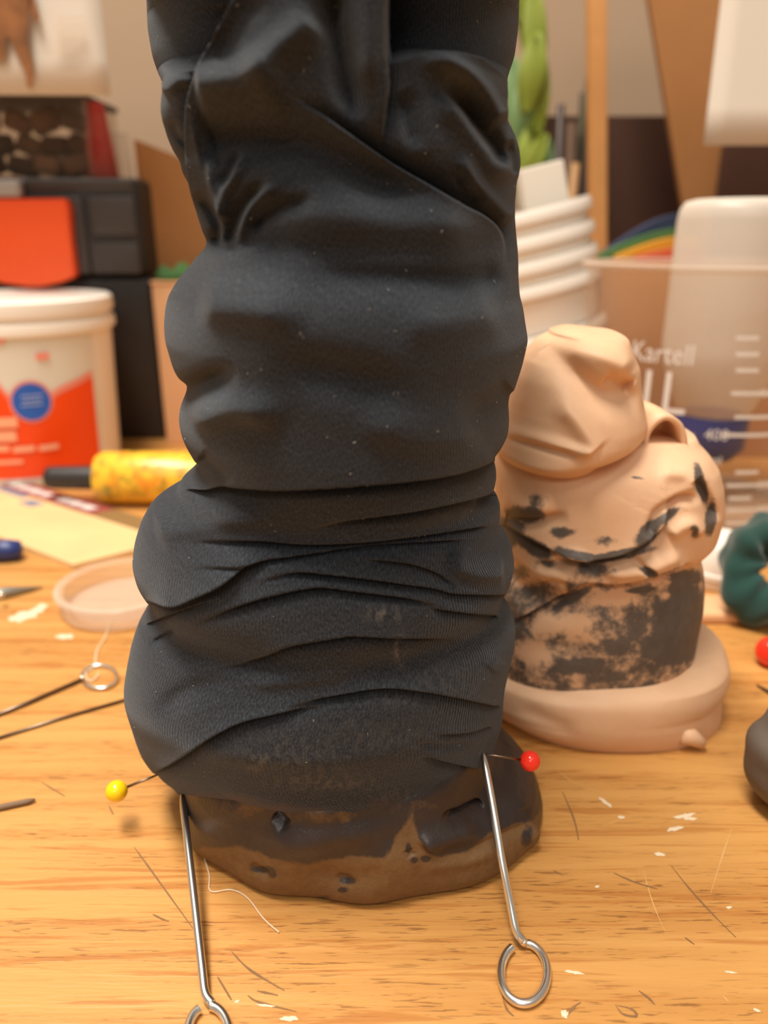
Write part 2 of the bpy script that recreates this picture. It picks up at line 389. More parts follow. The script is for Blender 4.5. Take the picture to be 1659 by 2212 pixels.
def clear_mat(name, rgb, alpha_mix, rough=0.05):
    t = NT(name); n = t.n
    tr = n('ShaderNodeBsdfTransparent'); tr.inputs[0].default_value = (0.97, 0.95, 0.93, 1)
    t.set(Base_Color=lin(*rgb), Roughness=rough)
    lw = n('ShaderNodeLayerWeight'); lw.inputs[0].default_value = 0.35
    fac = t.math('MINIMUM', t.math('ADD', t.math('MULTIPLY', t.math('POWER', lw.outputs[1], 2.0), 0.6), alpha_mix), 1.0)
    mx = n('ShaderNodeMixShader'); t.l(fac, mx.inputs[0]); t.l(tr.outputs[0], mx.inputs[1]); t.l(t.b.outputs[0], mx.inputs[2])
    t.l(mx.outputs[0], t.t.nodes['Material Output'].inputs[0])
    return t.m
M['clear'] = clear_mat('clear_plastic', (214, 200, 186), 0.035)
M['frost'] = clear_mat('frosted_plastic', (224, 214, 200), 0.62, 0.35)
M['milky'] = clear_mat('milky_plastic', (236, 220, 202), 0.16, 0.2)
M['redclear'] = clear_mat('red_plastic', (190, 58, 48), 0.72, 0.2)
M['thread'] = clear_mat('nylon_thread', (250, 226, 190), 0.55, 0.2)
def yellow_label():
    t = NT('patterned_yellow'); o = t.obj(); n = t.noise(o, 170, 3, 0.6, 0.5); n2 = t.noise(o, 110, 3)
    c = t.mix(t.ramp(n, 0.5, 0.62), lin(240, 188, 52), lin(196, 150, 44)); c = t.mix(t.math('MULTIPLY', t.ramp(n2, 0.56, 0.68), 0.8), c, lin(240, 140, 36))
    n3 = t.noise(o, 140, 2); c = t.mix(t.math('MULTIPLY', t.ramp(n3, 0.58, 0.68), 0.75), c, lin(128, 130, 40))
    t.set(Base_Color=c, Roughness=0.3); return t.m
M['ylabel'] = yellow_label()

# ================================================================== SETTING
tb = thing('table', 'worn orange oak workbench top under everything', 'table', (0, 0.2, -0.75))
bm = bmesh.new(); box(bm, (0, 0.20, -0.0175), (1.7, 1.24, 0.035), 0.002); bm_obj('tabletop', bm, M['wood'], tb, angle=40)
for sx in (-0.78, 0.78):
    for sy in (-0.35, 0.75): box_obj('leg', (sx-0.03, sy-0.03, -0.75), (sx+0.03, sy+0.03, -0.035), M['wood'], tb)
def struct(o): o['kind'] = 'structure'; return o
struct(box_obj('floor', (-1.6, -1.8, -0.80), (1.6, 1.0, -0.75), M['floor'], bev=0))
struct(box_obj('wall_back', (-1.6, 0.83, -0.75), (1.6, 0.90, 1.0), M['wall'], bev=0))

# scratch marks, paint and two painted pin shadows on the table
def ribbon(bm, pts, w0, z=0.00006):
    P = [on_z(a, b, z) for a, b in catmull([(x, y) for x, y in pts], 5)]
    prev = None
    for i, p in enumerate(P):
        a = P[max(i-1, 0)]; b = P[min(i+1, len(P)-1)]; t = (b-a)/(np.linalg.norm(b-a)+1e-9); nn = np.array([-t[1], t[0], 0])
        ww = w0*(0.25+0.75*math.sin(math.pi*min(max(i/(len(P)-1), 0.06), 0.94)))*(0.7+0.6*random.random())
        v1 = bm.verts.new(p+nn*ww); v2 = bm.verts.new(p-nn*ww)
        if prev: bm.faces.new((prev[0], prev[1], v2, v1))
        prev = (v1, v2)
dark_s = [[(290, 1830), (330, 1885), (420, 2010)], [(500, 2055), (540, 2095), (615, 2140)], [(1450, 1870), (1490, 1920), (1540, 1975), (1590, 2025)],
 [(1215, 1710), (1240, 1770), (1250, 1815)], [(1325, 1885), (1370, 1905), (1420, 1920)], [(1380, 2140), (1400, 2155), (1415, 2170)], [(330, 1975), (350, 1985), (365, 1990)],
 [(1085, 2150), (1095, 2180), (1110, 2195)], [(1225, 2195), (1240, 2175), (1255, 2165)], [(1330, 2170), (1345, 2190), (1375, 2195), (1365, 2180), (1335, 2172)], [(1195, 1880), (1215, 1890)],  # first mark here paints the cast shadow of the right pin's loop
 [(235, 1740), (245, 1760)], [(535, 2150), (560, 2165), (640, 2185)], [(555, 2140), (600, 2150)], [(90, 1690), (140, 1720)], [(1480, 2025), (1500, 2040)], [(470, 2110), (500, 2160)]]  # first mark here paints the yellow bead's shadow
lite_s = [[(1390, 1880), (1410, 1950), (1440, 2020)], [(1580, 1790), (1560, 1850), (1535, 1930)], [(1315, 1780), (1340, 1770)],
 [(1200, 1660), (1240, 1690), (1320, 1720)], [(1560, 2150), (1575, 2165)]]
bm = bmesh.new()
for s in dark_s: ribbon(bm, s, 0.00022)
o = bm_obj('scratches_and_shadows', bm, M['scratch'], tb); o['kind'] = 'stuff'
bm = bmesh.new()
for s in lite_s: ribbon(bm, s, 0.00012)
o = bm_obj('pale_scratches', bm, M['scratchl'], tb); o['kind'] = 'stuff'
def blot(px, py, rx, ry, rot=0.0, n=18, m=None):
    c = on_z(px, py, 0.0); V = [c+np.array([0, 0, 0.00025])]; Fc = []
    for i in range(n):
        a = 2*math.pi*i/n; r = .8+0.18*math.sin(2*a+px)+0.14*math.sin(5*a+py)+.08*math.sin(9*a+px)
        q = on_z(px+r*(rx*math.cos(a)*math.cos(rot)-ry*math.sin(a)*math.sin(rot)), py+r*(rx*math.cos(a)*math.sin(rot)+ry*math.sin(a)*math.cos(rot)), 0.00004)
        V.append(q)
    for i in range(n): Fc.append((0, 1+i, 1+(i+1) % n))
    return mesh_obj('paint_spot', V, Fc, m or M['white'], tb)
for a in [(52, 1330, 34, 15, -0.25), (85, 1315, 22, 10, -0.3), (140, 1375, 20, 8, 0), (1478, 1762, 24, 6, -0.2), (1458, 1790, 20, 6, -0.3), (1490, 1768, 16, 5, 0), (1308, 1733, 18, 5, 0.6), (1342, 1765, 10, 4, 0.3),
          (1425, 1845, 18, 4, 0.1), (1578, 2100, 14, 3, 0.1), (1575, 1960, 9, 3, 0), (1220, 2190, 9, 12, 0.3), (625, 2200, 22, 7, 0.1), (512, 2163, 6, 4, 0), (1635, 2182, 9, 4, 0.4), (1290, 1915, 5, 4, 0), (575, 2172, 25, 3, 0.15), (1240, 2100, 22, 5, 0.2)]:
    blot(*a)

# shelf above the bench, which holds both sheets of paper
sh = thing('paper_rail', 'wooden rail on two uprights above the bench, holding the paper sheets', 'rail', (0, 0.4475, 0))
box_obj('rail_board', (-0.66, 0.44, 0.40), (0.66, 0.455, 0.42), M['pine'], sh)
for sx in (-0.65, 0.65): box_obj('upright', (sx-.01, .44, 0), (sx+.01, .455, .40), M['pine'], sh)

# ================================================================== MAIN FIGURE
fig = thing('boot_sculpture', 'tall black knit trouser leg bunched over a clay boot, in front centre', 'sculpture', (0, 0.152, 0))
AY = 0.152
rows = [(-700, 380, 1060, .016), (-660, 320, 1120, .026), (-400, 300, 1140, .031), (-200, 300, 1135, .032), (-110, 304, 1130, .031), (-60, 308, 1128, .030), (0, 316, 1122, .028), (60, 318, 1120, .028), (120, 328, 1112, .028), (150, 338, 1102, .028),  # unseen top rows overhang, shaped to shade the upper hollows
 (167, 345, 1096, .028), (185, 346, 1097, .028), (205, 341, 1098, .028), (235, 339, 1093, .028), (260, 343, 1096, .028), (290, 351, 1112, .028), (320, 362, 1123, .028), (345, 376, 1127, .028), (365, 378, 1125, .028), (395, 393, 1116, .028),
 (450, 422, 1113, .028), (500, 437, 1117, .028), (530, 449, 1119, .0275), (545, 440, 1120, .0285), (560, 424, 1120, .030), (600, 386, 1120, .0332), (640, 363, 1123, .0355), (665, 357, 1130, .0362), (700, 354, 1135, .0368), (735, 356, 1141, .0368),
 (790, 372, 1128, .0360), (835, 395, 1113, .0355), (855, 394, 1103, .0353), (875, 388, 1099, .0352), (910, 386, 1100, .035), (935, 391, 1098, .034), (960, 402, 1084, .033), (975, 412, 1068, .032), (1000, 432, 1069, .031), (1018, 424, 1073, .030),
 (1040, 395, 1072, .029), (1056, 383, 1063, .028), (1066, 386, 1060, .028), (1074, 362, 1070, .029), (1085, 338, 1080, .030), (1105, 320, 1081, .031), (1140, 302, 1078, .032), (1150, 299, 1084, .032), (1180, 290, 1104, .033), (1220, 285, 1112, .033),
 (1255, 294, 1103, .032), (1282, 316, 1086, .030), (1296, 326, 1082, .030), (1312, 324, 1098, .031), (1335, 310, 1109, .032), (1360, 296, 1114, .033), (1400, 283, 1111, .034), (1450, 273, 1099, .035), (1490, 267, 1090, .0355), (1520, 268, 1087, .036),
 (1545, 275, 1086, .0353), (1570, 283, 1084, .0346), (1600, 292, 1073, .0338), (1635, 305, 1062, .0329), (1660, 322, 1050, .0324), (1690, 352, 1045, .0319), (1712, 385, 1045, .0315), (1728, 400, 1045, .0304)]
mm = 0.001
feats = [
 # upper folds
 ('lip', [(495, -60), (490, 0), (450, 80), (425, 140), (405, 190), (395, 240), (393, 300), (397, 360), (406, 420), (426, 490), (450, 535)], 2.4*mm, 5.0*mm, 14, 60, .02, .3),
 ('ridge', [(398, 310), (370, 290), (352, 250)], -1.5*mm, 10, 10, .1, .3), ('ridge', [(345, 200), (375, 170), (410, 165)], 1.5*mm, 14, 14, .2, .2),
 ('lip', [(822, 335), (832, 260), (842, 170), (838, 100), (838, 0), (838, -120)], 1.6*mm, 5.5*mm, 22, 45, .3, .02),
 ('ridge', [(700, 40), (620, 105), (520, 185)], 2.6*mm, 34, 46, .2, .3), ('ridge', [(560, -20), (500, 60), (450, 140)], -1.0*mm, 30, 30, .2, .3),
 ('ridge', [(712, -60), (722, 60), (745, 170), (775, 280)], -4.2*mm, 30, 34, .05, .3),
 ('ridge', [(800, -60), (800, 100), (795, 220)], 1.2*mm, 26, 26, .05, .3),
 ('ridge', [(900, 122), (985, 150), (1045, 205), (1092, 268)], 2.6*mm, 22, 22, .3, .1), ('ridge', [(955, 172), (1000, 208), (1036, 262), (1078, 322), (1100, 372)], -4.5*mm, 20, 22, .25, .2),
 ('ridge', [(938, 195), (1002, 255), (1060, 322), (1104, 400)], 2.2*mm, 20, 30, .25, .2), ('ridge', [(870, 180), (885, 260), (900, 330)], -1.4*mm, 22, 22, .3, .3), ('ridge', [(1100, 300), (1116, 340), (1112, 380)], -2.5*mm, 9, 9, .2, .2),
 ('ridge', [(990, 320), (1020, 390), (1070, 440), (1110, 475)], 1.6*mm, 16, 22, .3, .1), ('ridge', [(985, 355), (1005, 400), (1050, 440)], -1.6*mm, 14, 14, .3, .3),
 ('lip', [(1092, 590), (1094, 530), (1082, 492), (1050, 462), (1000, 436), (930, 393), (850, 345), (780, 298), (700, 245), (620, 205)], 2.4*mm, 4.8*mm, 44, 34, .25, .3),
 ('ridge', [(420, 190), (540, 178), (640, 200)], 2.2*mm, 40, 50, .1, .3), ('ridge', [(420, 300), (540, 285), (680, 315), (840, 395), (980, 455)], -3.6*mm, 50, 62, .05, .3),
 ('ridge', [(452, 320), (456, 390), (474, 455), (482, 530)], 1.5*mm, 9, 9, .2, .1), ('ridge', [(520, 320), (510, 375), (487, 420), (478, 480)], 2.0*mm, 12, 12, .3, .1), ('ridge', [(512, 315), (490, 370), (472, 410)], -1.6*mm, 12, 12, .3, .3),
 ('ridge', [(620, 385), (555, 433), (528, 480), (506, 532)], 2.4*mm, 14, 14, .3, .1), ('ridge', [(580, 385), (518, 455), (502, 528)], -2.8*mm, 15, 15, .3, .1), ('ridge', [(690, 430), (625, 442), (566, 472), (540, 506)], -2.4*mm, 18, 16, .3, .2),
 ('ridge', [(420, 415), (452, 458), (468, 492), (456, 530)], -3.4*mm, 14, 14, .2, .1), ('ridge', [(405, 555), (450, 548), (500, 552), (600, 530)], 1.2*mm, 18, 30, .1, .4),
 # knee bulge
 ('ridge', [(560, 500), (700, 470), (900, 480), (1060, 520)], 1.8*mm, 45, 60, .3, .2),
 ('ridge', [(620, 590), (800, 605), (1000, 610), (1100, 590)], -1.8*mm, 32, 34, .3, .1), ('ridge', [(420, 640), (560, 660), (680, 690)], 2.2*mm, 60, 50, .2, .4),
 ('ridge', [(850, 690), (960, 690), (1080, 650)], 1.4*mm, 40, 60, .3, .2), ('ridge', [(560, 795), (680, 805), (800, 830), (920, 860)], -2.0*mm, 48, 50, .35, .4),
 ('ridge', [(385, 850), (440, 825), (520, 800)], -2.2*mm, 20, 26, .0, .5), ('ridge', [(400, 905), (520, 880), (640, 905)], 2.2*mm, 34, 36, .2, .4), ('ridge', [(1110, 840), (1050, 880), (980, 900)], -1.2*mm, 24, 24, .1, .5), ('ridge', [(760, 900), (900, 940), (1050, 930)], 1.4*mm, 50, 40, .3, .2),
 ('ridge', [(430, 985), (470, 1020), (500, 1050)], -1.5*mm, 14, 14, .1, .3),
 # creases below the knee
 ('lip', [(380, 1060), (440, 1062), (480, 1055), (530, 1058), (600, 1062), (700, 1058), (800, 1050), (900, 1041), (1000, 1024), (1080, 996)], 2.4*mm, 4.2*mm, 42, 13, .12, .04),
 ('lip', [(640, 1150), (750, 1129), (900, 1107), (1031, 1080), (1080, 1062)], 2.2*mm, 3.2*mm, 24, 13, .5, .05), ('ridge', [(1022, 1092), (1050, 1088), (1078, 1080)], -2.6*mm, 5, 5, .3, .0),
 ('lip', [(400, 1172), (521, 1170), (657, 1180), (792, 1175), (928, 1159), (1075, 1138)], 1.3*mm, 2.4*mm, 20, 10, .3, .1),
 ('lip', [(376, 1228), (494, 1225), (575, 1215), (684, 1202), (792, 1189), (928, 1178), (1060, 1167)], 1.2*mm, 2.4*mm, 16, 10, .4, .2),
 ('lip', [(310, 1306), (380, 1309), (429, 1290), (483, 1265), (537, 1227), (590, 1212)], 3.4*mm, 4.4*mm, 40, 14, .20, .25), ('ridge', [(330, 1140), (440, 1120), (620, 1120)], 1.6*mm, 36, 36, .1, .5),
 ('lip', [(540, 1268), (630, 1243), (711, 1246), (820, 1259), (928, 1275), (982, 1287), (1095, 1290)], 1.5*mm, 2.6*mm, 16, 10, .3, .03), ('lip', [(760, 1212), (874, 1221), (944, 1243), (990, 1276)], 1.2*mm, 1.6*mm, 14, 12, .3, .2),
 ('ridge', [(960, 1200), (1030, 1225), (1090, 1225)], 2.0*mm, 26, 26, .3, .1),
 ('lip', [(400, 1360), (521, 1313), (603, 1289), (684, 1275), (765, 1283), (874, 1297), (960, 1315)], 1.6*mm, 2.4*mm, 15, 12, .3, .2), ('lip', [(920, 1318), (1010, 1330), (1078, 1336)], 1.5*mm, 3.2*mm, 14, 8, .3, .1),
 ('lip', [(310, 1355), (413, 1322), (494, 1292)], 1.2*mm, 1.8*mm, 12, 10, .1, .4), ('ridge', [(320, 1398), (386, 1364)], -1.4*mm, 8, 8, .3, .3),
 ('lip', [(460, 1455), (575, 1421), (630, 1399), (711, 1384), (765, 1377), (847, 1381), (1020, 1385)], 1.8*mm, 2.8*mm, 26, 13, .35, .3),
 ('lip', [(600, 1535), (738, 1503), (825, 1489), (901, 1495), (982, 1509), (1085, 1532)], 1.8*mm, 3.2*mm, 26, 14, .4, .05),
 ('lip', [(325, 1682), (399, 1636), (471, 1588), (538, 1557), (640, 1538), (720, 1530)], 2.2*mm, 3.2*mm, 26, 14, .14, .4),
 ('lip', [(900, 1634), (984, 1655), (1040, 1668)], 1.4*mm, 2.4*mm, 14, 10, .4, .1), ('lip', [(930, 1592), (1010, 1588), (1065, 1572)], 1.0*mm, 1.4*mm, 14, 10, .3, .1), ('ridge', [(880, 1608), (960, 1615), (1040, 1610)], -0.9*mm, 8, 8, .3, .3),
 ('ridge', [(500, 1470), (650, 1455), (800, 1440)], 1.2*mm, 24, 24, .3, .3), ('ridge', [(330, 1560), (400, 1500), (520, 1470)], -0.8*mm, 24, 24, .3, .4),
 ('ridge', [(1060, 1450), (1080, 1420)], .8*mm, 20, 20, .3, .3),
]
def hem(T, Z):
    zh = 0.0228*np.clip(np.cos(T)*1.15, 0, 1)**0.8
    return np.where(Z < 0.055, zh+Z*(0.055-zh)/0.055, Z)
feats = [((f[0], f[1], f[2]*1.55)+f[3:] if f[0] == 'ridge' and max(f[3], f[4]) >= 22 else (f[0], f[1], f[2]*0.85, f[3]*1.35, f[4], f[5]*.8)+f[6:] if f[0] == 'lip' else f) for f in feats]
S = sculpt(AY, rows, feats, 3.0, 330, 90, sm=2.4, zmap=hem, back=([-400, -120, -50, 0, 130, 190], [0, 0, .014, .0175, .0155, 0],
 [(498, -500), (497, -100), (495, 0), (452, 80), (425, 140), (400, 152), (372, 160), (345, 197), (200, 197), (200, 300), (1400, 300), (1400, 197), (1104, 197), (1088, 155), (1050, 120), (1000, 106), (930, 104), (880, 116), (846, 148), (841, 0), (841, -500)]))
chalk = np.zeros(len(S['P'])); PXm = S['PX']
for (cx, cy, rx, ry, a) in [(830, 1325, 36, 16, 1), (862, 1405, 12, 34, 1), (1010, 1115, 60, 22, .55), (640, 1640, 140, 60, .5), (860, 1500, 120, 40, .45), (800, 1590, 160, 40, .45), (960, 1470, 90, 30, .5), (700, 1690, 120, 20, .7), (560, 1640, 40, 30, .8), (900, 1730, 120, 30, .6)]:
    chalk = np.maximum(chalk, a**1.6*np.exp(-((PXm[:, 0]-cx)/rx)**2-((PXm[:, 1]-cy)/ry)**2)*S['front'])
smear = smooth(PXm[:, 1]+14*np.sin(PXm[:, 0]/60), 1685, 1765)*S['front']*(1-.5*np.exp(-((PXm[:, 0]-780)/90)**2))
leg = sculpt_obj('trouser_leg', S, M['knit'], fig, dict(chalk=chalk, smear=smear))
# lint flecks stuck to the knit
bm = bmesh.new(); Pn = S['P'].reshape(S['nr'], S['nc'], 3)
cand = np.where((S['front'] > 0.9) & (PXm[:, 1] > -20) & (PXm[:, 1] < 1690))[0]
for i in rng.choice(cand, 150, replace=False):
    r_, c_ = divmod(int(i), S['nc'])
    if not (1 <= r_ < S['nr']-1 and 1 <= c_ < S['nc']-1): continue
    n = np.cross(Pn[r_, c_+1]-Pn[r_, c_-1], Pn[r_-1, c_]-Pn[r_+1, c_]); n /= np.linalg.norm(n)+1e-12
    p = S['P'][i]+n*0.00008; t = np.cross(n, rng.normal(size=3)); t /= np.linalg.norm(t)
    L = rng.uniform(0.00008, 0.00030); b = np.cross(n, t)*rng.uniform(0.00004, 0.00008)
    v = [bm.verts.new(q) for q in (p-t*L-b, p+t*L-b, p+t*L+b, p-t*L+b, p+n*0.00012)]
    for q in range(4): bm.faces.new((v[q], v[(q+1) % 4], v[4]))
o = bm_obj('lint', bm, M['lint'], fig); o['kind'] = 'stuff'; o['label'] = 'pale lint flecks'
# the boot under the hem
srows = [(1480, 640, 960, .016), (1500, 540, 1010, .0225), (1525, 470, 1030, .0272), (1550, 440, 1040, .0304), (1580, 425, 1048, .0315), (1605, 412, 1062, .0320), (1622, 408, 1085, .0324), (1635, 404, 1112, .0327), (1650, 400, 1134, .0328), (1668, 399, 1151, .0328), (1690, 399, 1162, .0327), (1706, 401, 1166, .0323), (1718, 407, 1163, .0316), (1728, 418, 1152, .0303)]
sfe = [('ridge', [(590, 1762), (605, 1772), (622, 1790)], -2.2*mm, 12, 12, .2, .2), ('ridge', [(900, 1825), (935, 1805), (990, 1790), (1030, 1770)], 2.6*mm, 24, 34, .25, .2),
 ('lip', [(1045, 1738), (1000, 1757), (955, 1770), (930, 1775)], 0.8*mm, 0.0*mm, 16, 16, .1, .3), ('ridge', [(1045, 1742), (1000, 1760), (950, 1772)], -3.6*mm, 9, 12, .1, .3),
 ('ridge', [(540, 1810), (650, 1815), (760, 1808), (850, 1800)], 1.3*mm, 26, 30, .3, .3), ('ridge', [(640, 1870), (740, 1905), (860, 1870)], -0.7*mm, 22, 22, .3, .3),
 ('ridge', [(540, 1870), (560, 1880), (585, 1888)], -1.0*mm, 9, 9, .2, .2), ('ridge', [(730, 1898), (745, 1908), (760, 1900)], -1.0*mm, 8, 8, .2, .2), ('ridge', [(880, 1830), (890, 1850)], -.8*mm, 8, 8, .2, .2),
 ('ridge', [(420, 1760), (500, 1740), (640, 1735), (780, 1745)], 1.0*mm, 30, 30, .2, .3), ('ridge', [(1100, 1690), (1120, 1720), (1130, 1750)], 1.2*mm, 22, 22, .3, .3),
 ('ridge', [(1000, 1850), (1080, 1810), (1140, 1780)], -1.0*mm, 10, 10, .3, .1), ('ridge', [(900, 1880), (1000, 1862), (1090, 1820)], 0.8*mm, 16, 16, .3, .3)]
def shoe_extra(P, PX, front):
    P[:, 1] -= 0.0006*np.sin(PX[:, 0]/37+PX[:, 1]/53)*front
    lump = np.exp(-((PX[:, 0]-1142)/14)**2-((PX[:, 1]-1800)/26)**2)*front
    P[:, 0] += 0.0022*lump; return P
SS = sculpt(AY, srows, sfe, 1.0, 260, 60, sm=2.0, expo=2.15, back_lump=0.0, extra=shoe_extra, fit=0)
q = SS['PX']; dk = np.zeros(len(q))
for poly, e in [([(380, 1560), (1200, 1560), (1200, 1690), (1155, 1770), (1060, 1800), (1010, 1840), (930, 1850), (905, 1810), (890, 1760), (860, 1800), (830, 1855), (760, 1850), (660, 1868), (580, 1850), (510, 1828), (440, 1830), (380, 1850)], 14)]:
    dk = np.maximum(dk, smooth(poly_in(q, poly), -e, e))
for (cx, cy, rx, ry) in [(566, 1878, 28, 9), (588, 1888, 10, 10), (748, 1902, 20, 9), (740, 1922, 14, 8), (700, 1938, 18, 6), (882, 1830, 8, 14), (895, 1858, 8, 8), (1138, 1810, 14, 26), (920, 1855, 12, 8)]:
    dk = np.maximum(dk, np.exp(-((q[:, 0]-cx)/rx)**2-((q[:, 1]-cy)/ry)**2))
for (cx, cy, rx, ry) in [(620, 1740, 140, 18), (520, 1745, 60, 30), (700, 1765, 80, 22), (900, 1745, 60, 24)]:
    dk = dk*(1-0.42*np.exp(-((q[:, 0]-cx)/rx)**2-((q[:, 1]-cy)/ry)**2))
o = sculpt_obj('boot', SS, M['shoe'], fig, dict(dark=dk)); o['label'] = 'black painted brown clay boot'

# loop pins leaning on the boot, ball pins stuck into it
def loop_pin(label, px_path, loop_c, loop_r, neck, group='wire loop pins by the boot'):
    path = [on_z(a, b, z) for a, b, z in px_path]
    lp = []
    cx, cy = loop_c; rx, ry = loop_r; a0 = math.atan2((neck[1]-cy)/ry, (neck[0]-cx)/rx)
    for k in range(0, 29):
        an = a0 + math.radians(22) + (2*math.pi-math.radians(34))*k/28
        lp.append(on_z(cx+rx*math.cos(an), cy+ry*math.sin(an), 0.0011))
    full = catmull(path + lp, 6); r = [0.00082]*len(full); r[0] = 0.0003; r[1] = 0.0005; r[2] = 0.0007
    root = thing('loop_pin', label, 'pin', on_z(cx, cy, 0), group)
    ns = (len(path)-1)*6+1
    tube_obj('shank', full[:ns], r[:ns], M['steel'], root, 12)
    tube_obj('loop', full[ns-1:], 0.00082, M['steel'], root, 12)
    return root
loop_pin('nickel wire pin with open loop, leaning on the right of the black boot', [(1042, 1622, .026), (1062, 1730, .0205), (1082, 1850, .014), (1102, 1950, .0075), (1114, 2008, .004), (1128, 2030, .0024)], (1132, 2102), (50, 65), (1114, 2036))
loop_pin('nickel wire pin at bottom left, its loop cut by the lower picture edge', [(393, 1712, .0115), (403, 1800, .0098), (420, 1950, .0065), (436, 2090, .003), (443, 2145, .0018), (458, 2168, .0013)], (450, 2240), (46, 68), (438, 2170))
def ball_pin(label, c, r, tip, m):
    root = thing('ball_pin', label, 'pin', c, 'ball head pins stuck in the boot')
    ball_obj('bead', c, r, m, root); d = np.array(tip)-np.array(c); L = np.linalg.norm(d); d /= L
    tube_obj('shaft', [np.array(c)+d*r*0.9, np.array(c)+d*(L*0.6), np.array(tip)], [0.00032, 0.0003, 0.0002], M['darksteel'], root, 8)
ball_pin('yellow ball head pin stuck in the left of the trouser hem', at_y(252, 1709, .143), 0.00245, at_y(352, 1669, .1475), M['yellow'])
ball_pin('red ball head pin stuck in the right of the trouser hem', at_y(1145, 1644, .134), 0.00215, at_y(1048, 1629, .1335), M['red'])
# clear thread by the boot
tag(tube_obj('nylon_thread', catmull([on_z(*p, z) for p, z in [((438, 1842), .0006), ((452, 1890), .0003), ((455, 1925), .0003), ((500, 1922), .0003), ((535, 1940), .0003), ((570, 1985), .0003), ((603, 2014), .0003)]], 6), 0.00018, M['thread'], None, 6), 'short clear nylon thread end lying below the boot toe', 'thread')

# ================================================================== SECOND FIGURE (flesh coloured, behind right)
f2 = thing('unfinished_boot', 'flesh coloured clay boot smeared with black, behind the black one', 'sculpture', (0.062, 0.198, 0))
BY = 0.198
solerows = [(1372, 1100, 1480, .018), (1378, 1040, 1530, .024), (1388, 1015, 1552, .0280), (1405, 1008, 1564, .0300), (1430, 1005, 1573, .0304), (1455, 1026, 1578, .0304), (1475, 1060, 1576, .0298), (1490, 1098, 1568, .0288), (1499, 1125, 1556, .0276)]
q = sculpt(BY, solerows, [('ridge', [(1110, 1520), (1180, 1560), (1260, 1590)], -1.0*mm, 20, 20, .3, .3)], 1.5, 150, 50, sm=2.5, expo=2.35, back_lump=0.0006)
dd = np.zeros(len(q['P']))
for cx, cy, rr, a in [(1258, 1582, 7, .75), (1512, 1472, 6, .6), (1340, 1494, 7, .6)]: dd = np.maximum(dd, a*np.exp(-((q['PX'][:, 0]-cx)**2+(q['PX'][:, 1]-cy)**2)/rr**2))
sole = sculpt_obj('sole', q, M['flesh'], f2, dict(dark=dd-0.35)); sole['label'] = 'clean flesh coloured clay sole'
tube_obj('clay_tab', [on_z(1470, 1585, .0045), on_z(1490, 1590, .004), on_z(1520, 1608, .002)], [.0028, .0026, .0014], M['flesh'], f2, 10)
shrows = [(930, 1090, 1480, .016), (945, 1076, 1505, .022), (965, 1068, 1512, .025), (990, 1064, 1535, .0265), (1020, 1064, 1555, .0275), (1060, 1068, 1565, .028), (1110, 1072, 1567, .028), (1150, 1078, 1556, .027), (1175, 1095, 1548, .026), (1190, 1105, 1528, .025), (1205, 1106, 1512, .0245),
 (1235, 1070, 1520, .0255), (1275, 1056, 1523, .0262), (1320, 1046, 1520, .0262), (1360, 1040, 1512, .0258), (1400, 1038, 1504, .025), (1425, 1040, 1498, .024)]
ffe = [
 ('lip', [(1080, 1130), (1140, 1165), (1200, 1195), (1260, 1210), (1340, 1200), (1400, 1170), (1440, 1130), (1455, 1080), (1500, 1060)], 2.6*mm, 4.0*mm, 40, 15, .05, .3),
 ('ridge', [(1090, 1120), (1150, 1128), (1230, 1110)], -2.6*mm, 11, 13, .05, .3), ('ridge', [(1080, 1080), (1150, 1092), (1200, 1080)], 2.0*mm, 22, 22, .1, .3),
 ('ridge', [(1500, 1030), (1530, 1080), (1545, 1130)], -3.5*mm, 11, 11, .1, .2), ('ridge', [(1400, 1160), (1420, 1110), (1470, 1080), (1520, 1080)], -2.4*mm, 10, 10, .1, .2), ('ridge', [(1440, 1160), (1490, 1130), (1520, 1160)], 2.0*mm, 16, 16, .2, .2),
 ('ridge', [(1170, 1210), (1240, 1195), (1280, 1225)], 1.5*mm, 12, 12, .2, .2), ('ridge', [(1080, 1290), (1150, 1240), (1220, 1250), (1240, 1290)], 2.6*mm, 26, 26, .1, .3), ('lip', [(1100, 1350), (1170, 1310), (1240, 1270), (1270, 1262), (1340, 1262), (1430, 1240), (1500, 1215)], 2.4*mm, 3.2*mm, 22, 13, .1, .1),
 ('ridge', [(1150, 1225), (1250, 1215), (1300, 1240)], -1.6*mm, 8, 8, .2, .3), ('ridge', [(1150, 1268), (1190, 1250), (1230, 1262)], -1.2*mm, 6, 6, .2, .2), ('ridge', [(1290, 1220), (1330, 1235), (1400, 1225), (1480, 1190)], 2.0*mm, 15, 15, .2, .2), ('ridge', [(1360, 1200), (1390, 1225), (1410, 1240)], -2.0*mm, 7, 7, .2, .2),
 ('ridge', [(1150, 1000), (1260, 1010), (1380, 1000), (1470, 990)], -1.6*mm, 24, 24, .2, .3), ('ridge', [(1420, 1010), (1480, 1020), (1510, 1060)], 1.8*mm, 22, 22, .2, .2),
 ('ridge', [(1120, 1420), (1200, 1400), (1300, 1420)], -1.0*mm, 30, 30, .3, .3)]
q = sculpt(BY, shrows, ffe, 2.0, 220, 60, sm=3.0, expo=2.5, back_lump=0.001)
px_ = q['PX']; dd = np.zeros(len(px_))
def splat(cx, cy, rx, ry, a, rot=0.0):
    global dd
    x = px_[:, 0]-cx; y = px_[:, 1]-cy; u = x*math.cos(rot)+y*math.sin(rot); v = -x*math.sin(rot)+y*math.cos(rot)
    dd = np.maximum(dd, a*np.exp(-(u/rx)**2-(v/ry)**2))
dd = np.maximum(dd, 0.52*smooth(px_[:, 1], 1225, 1275))
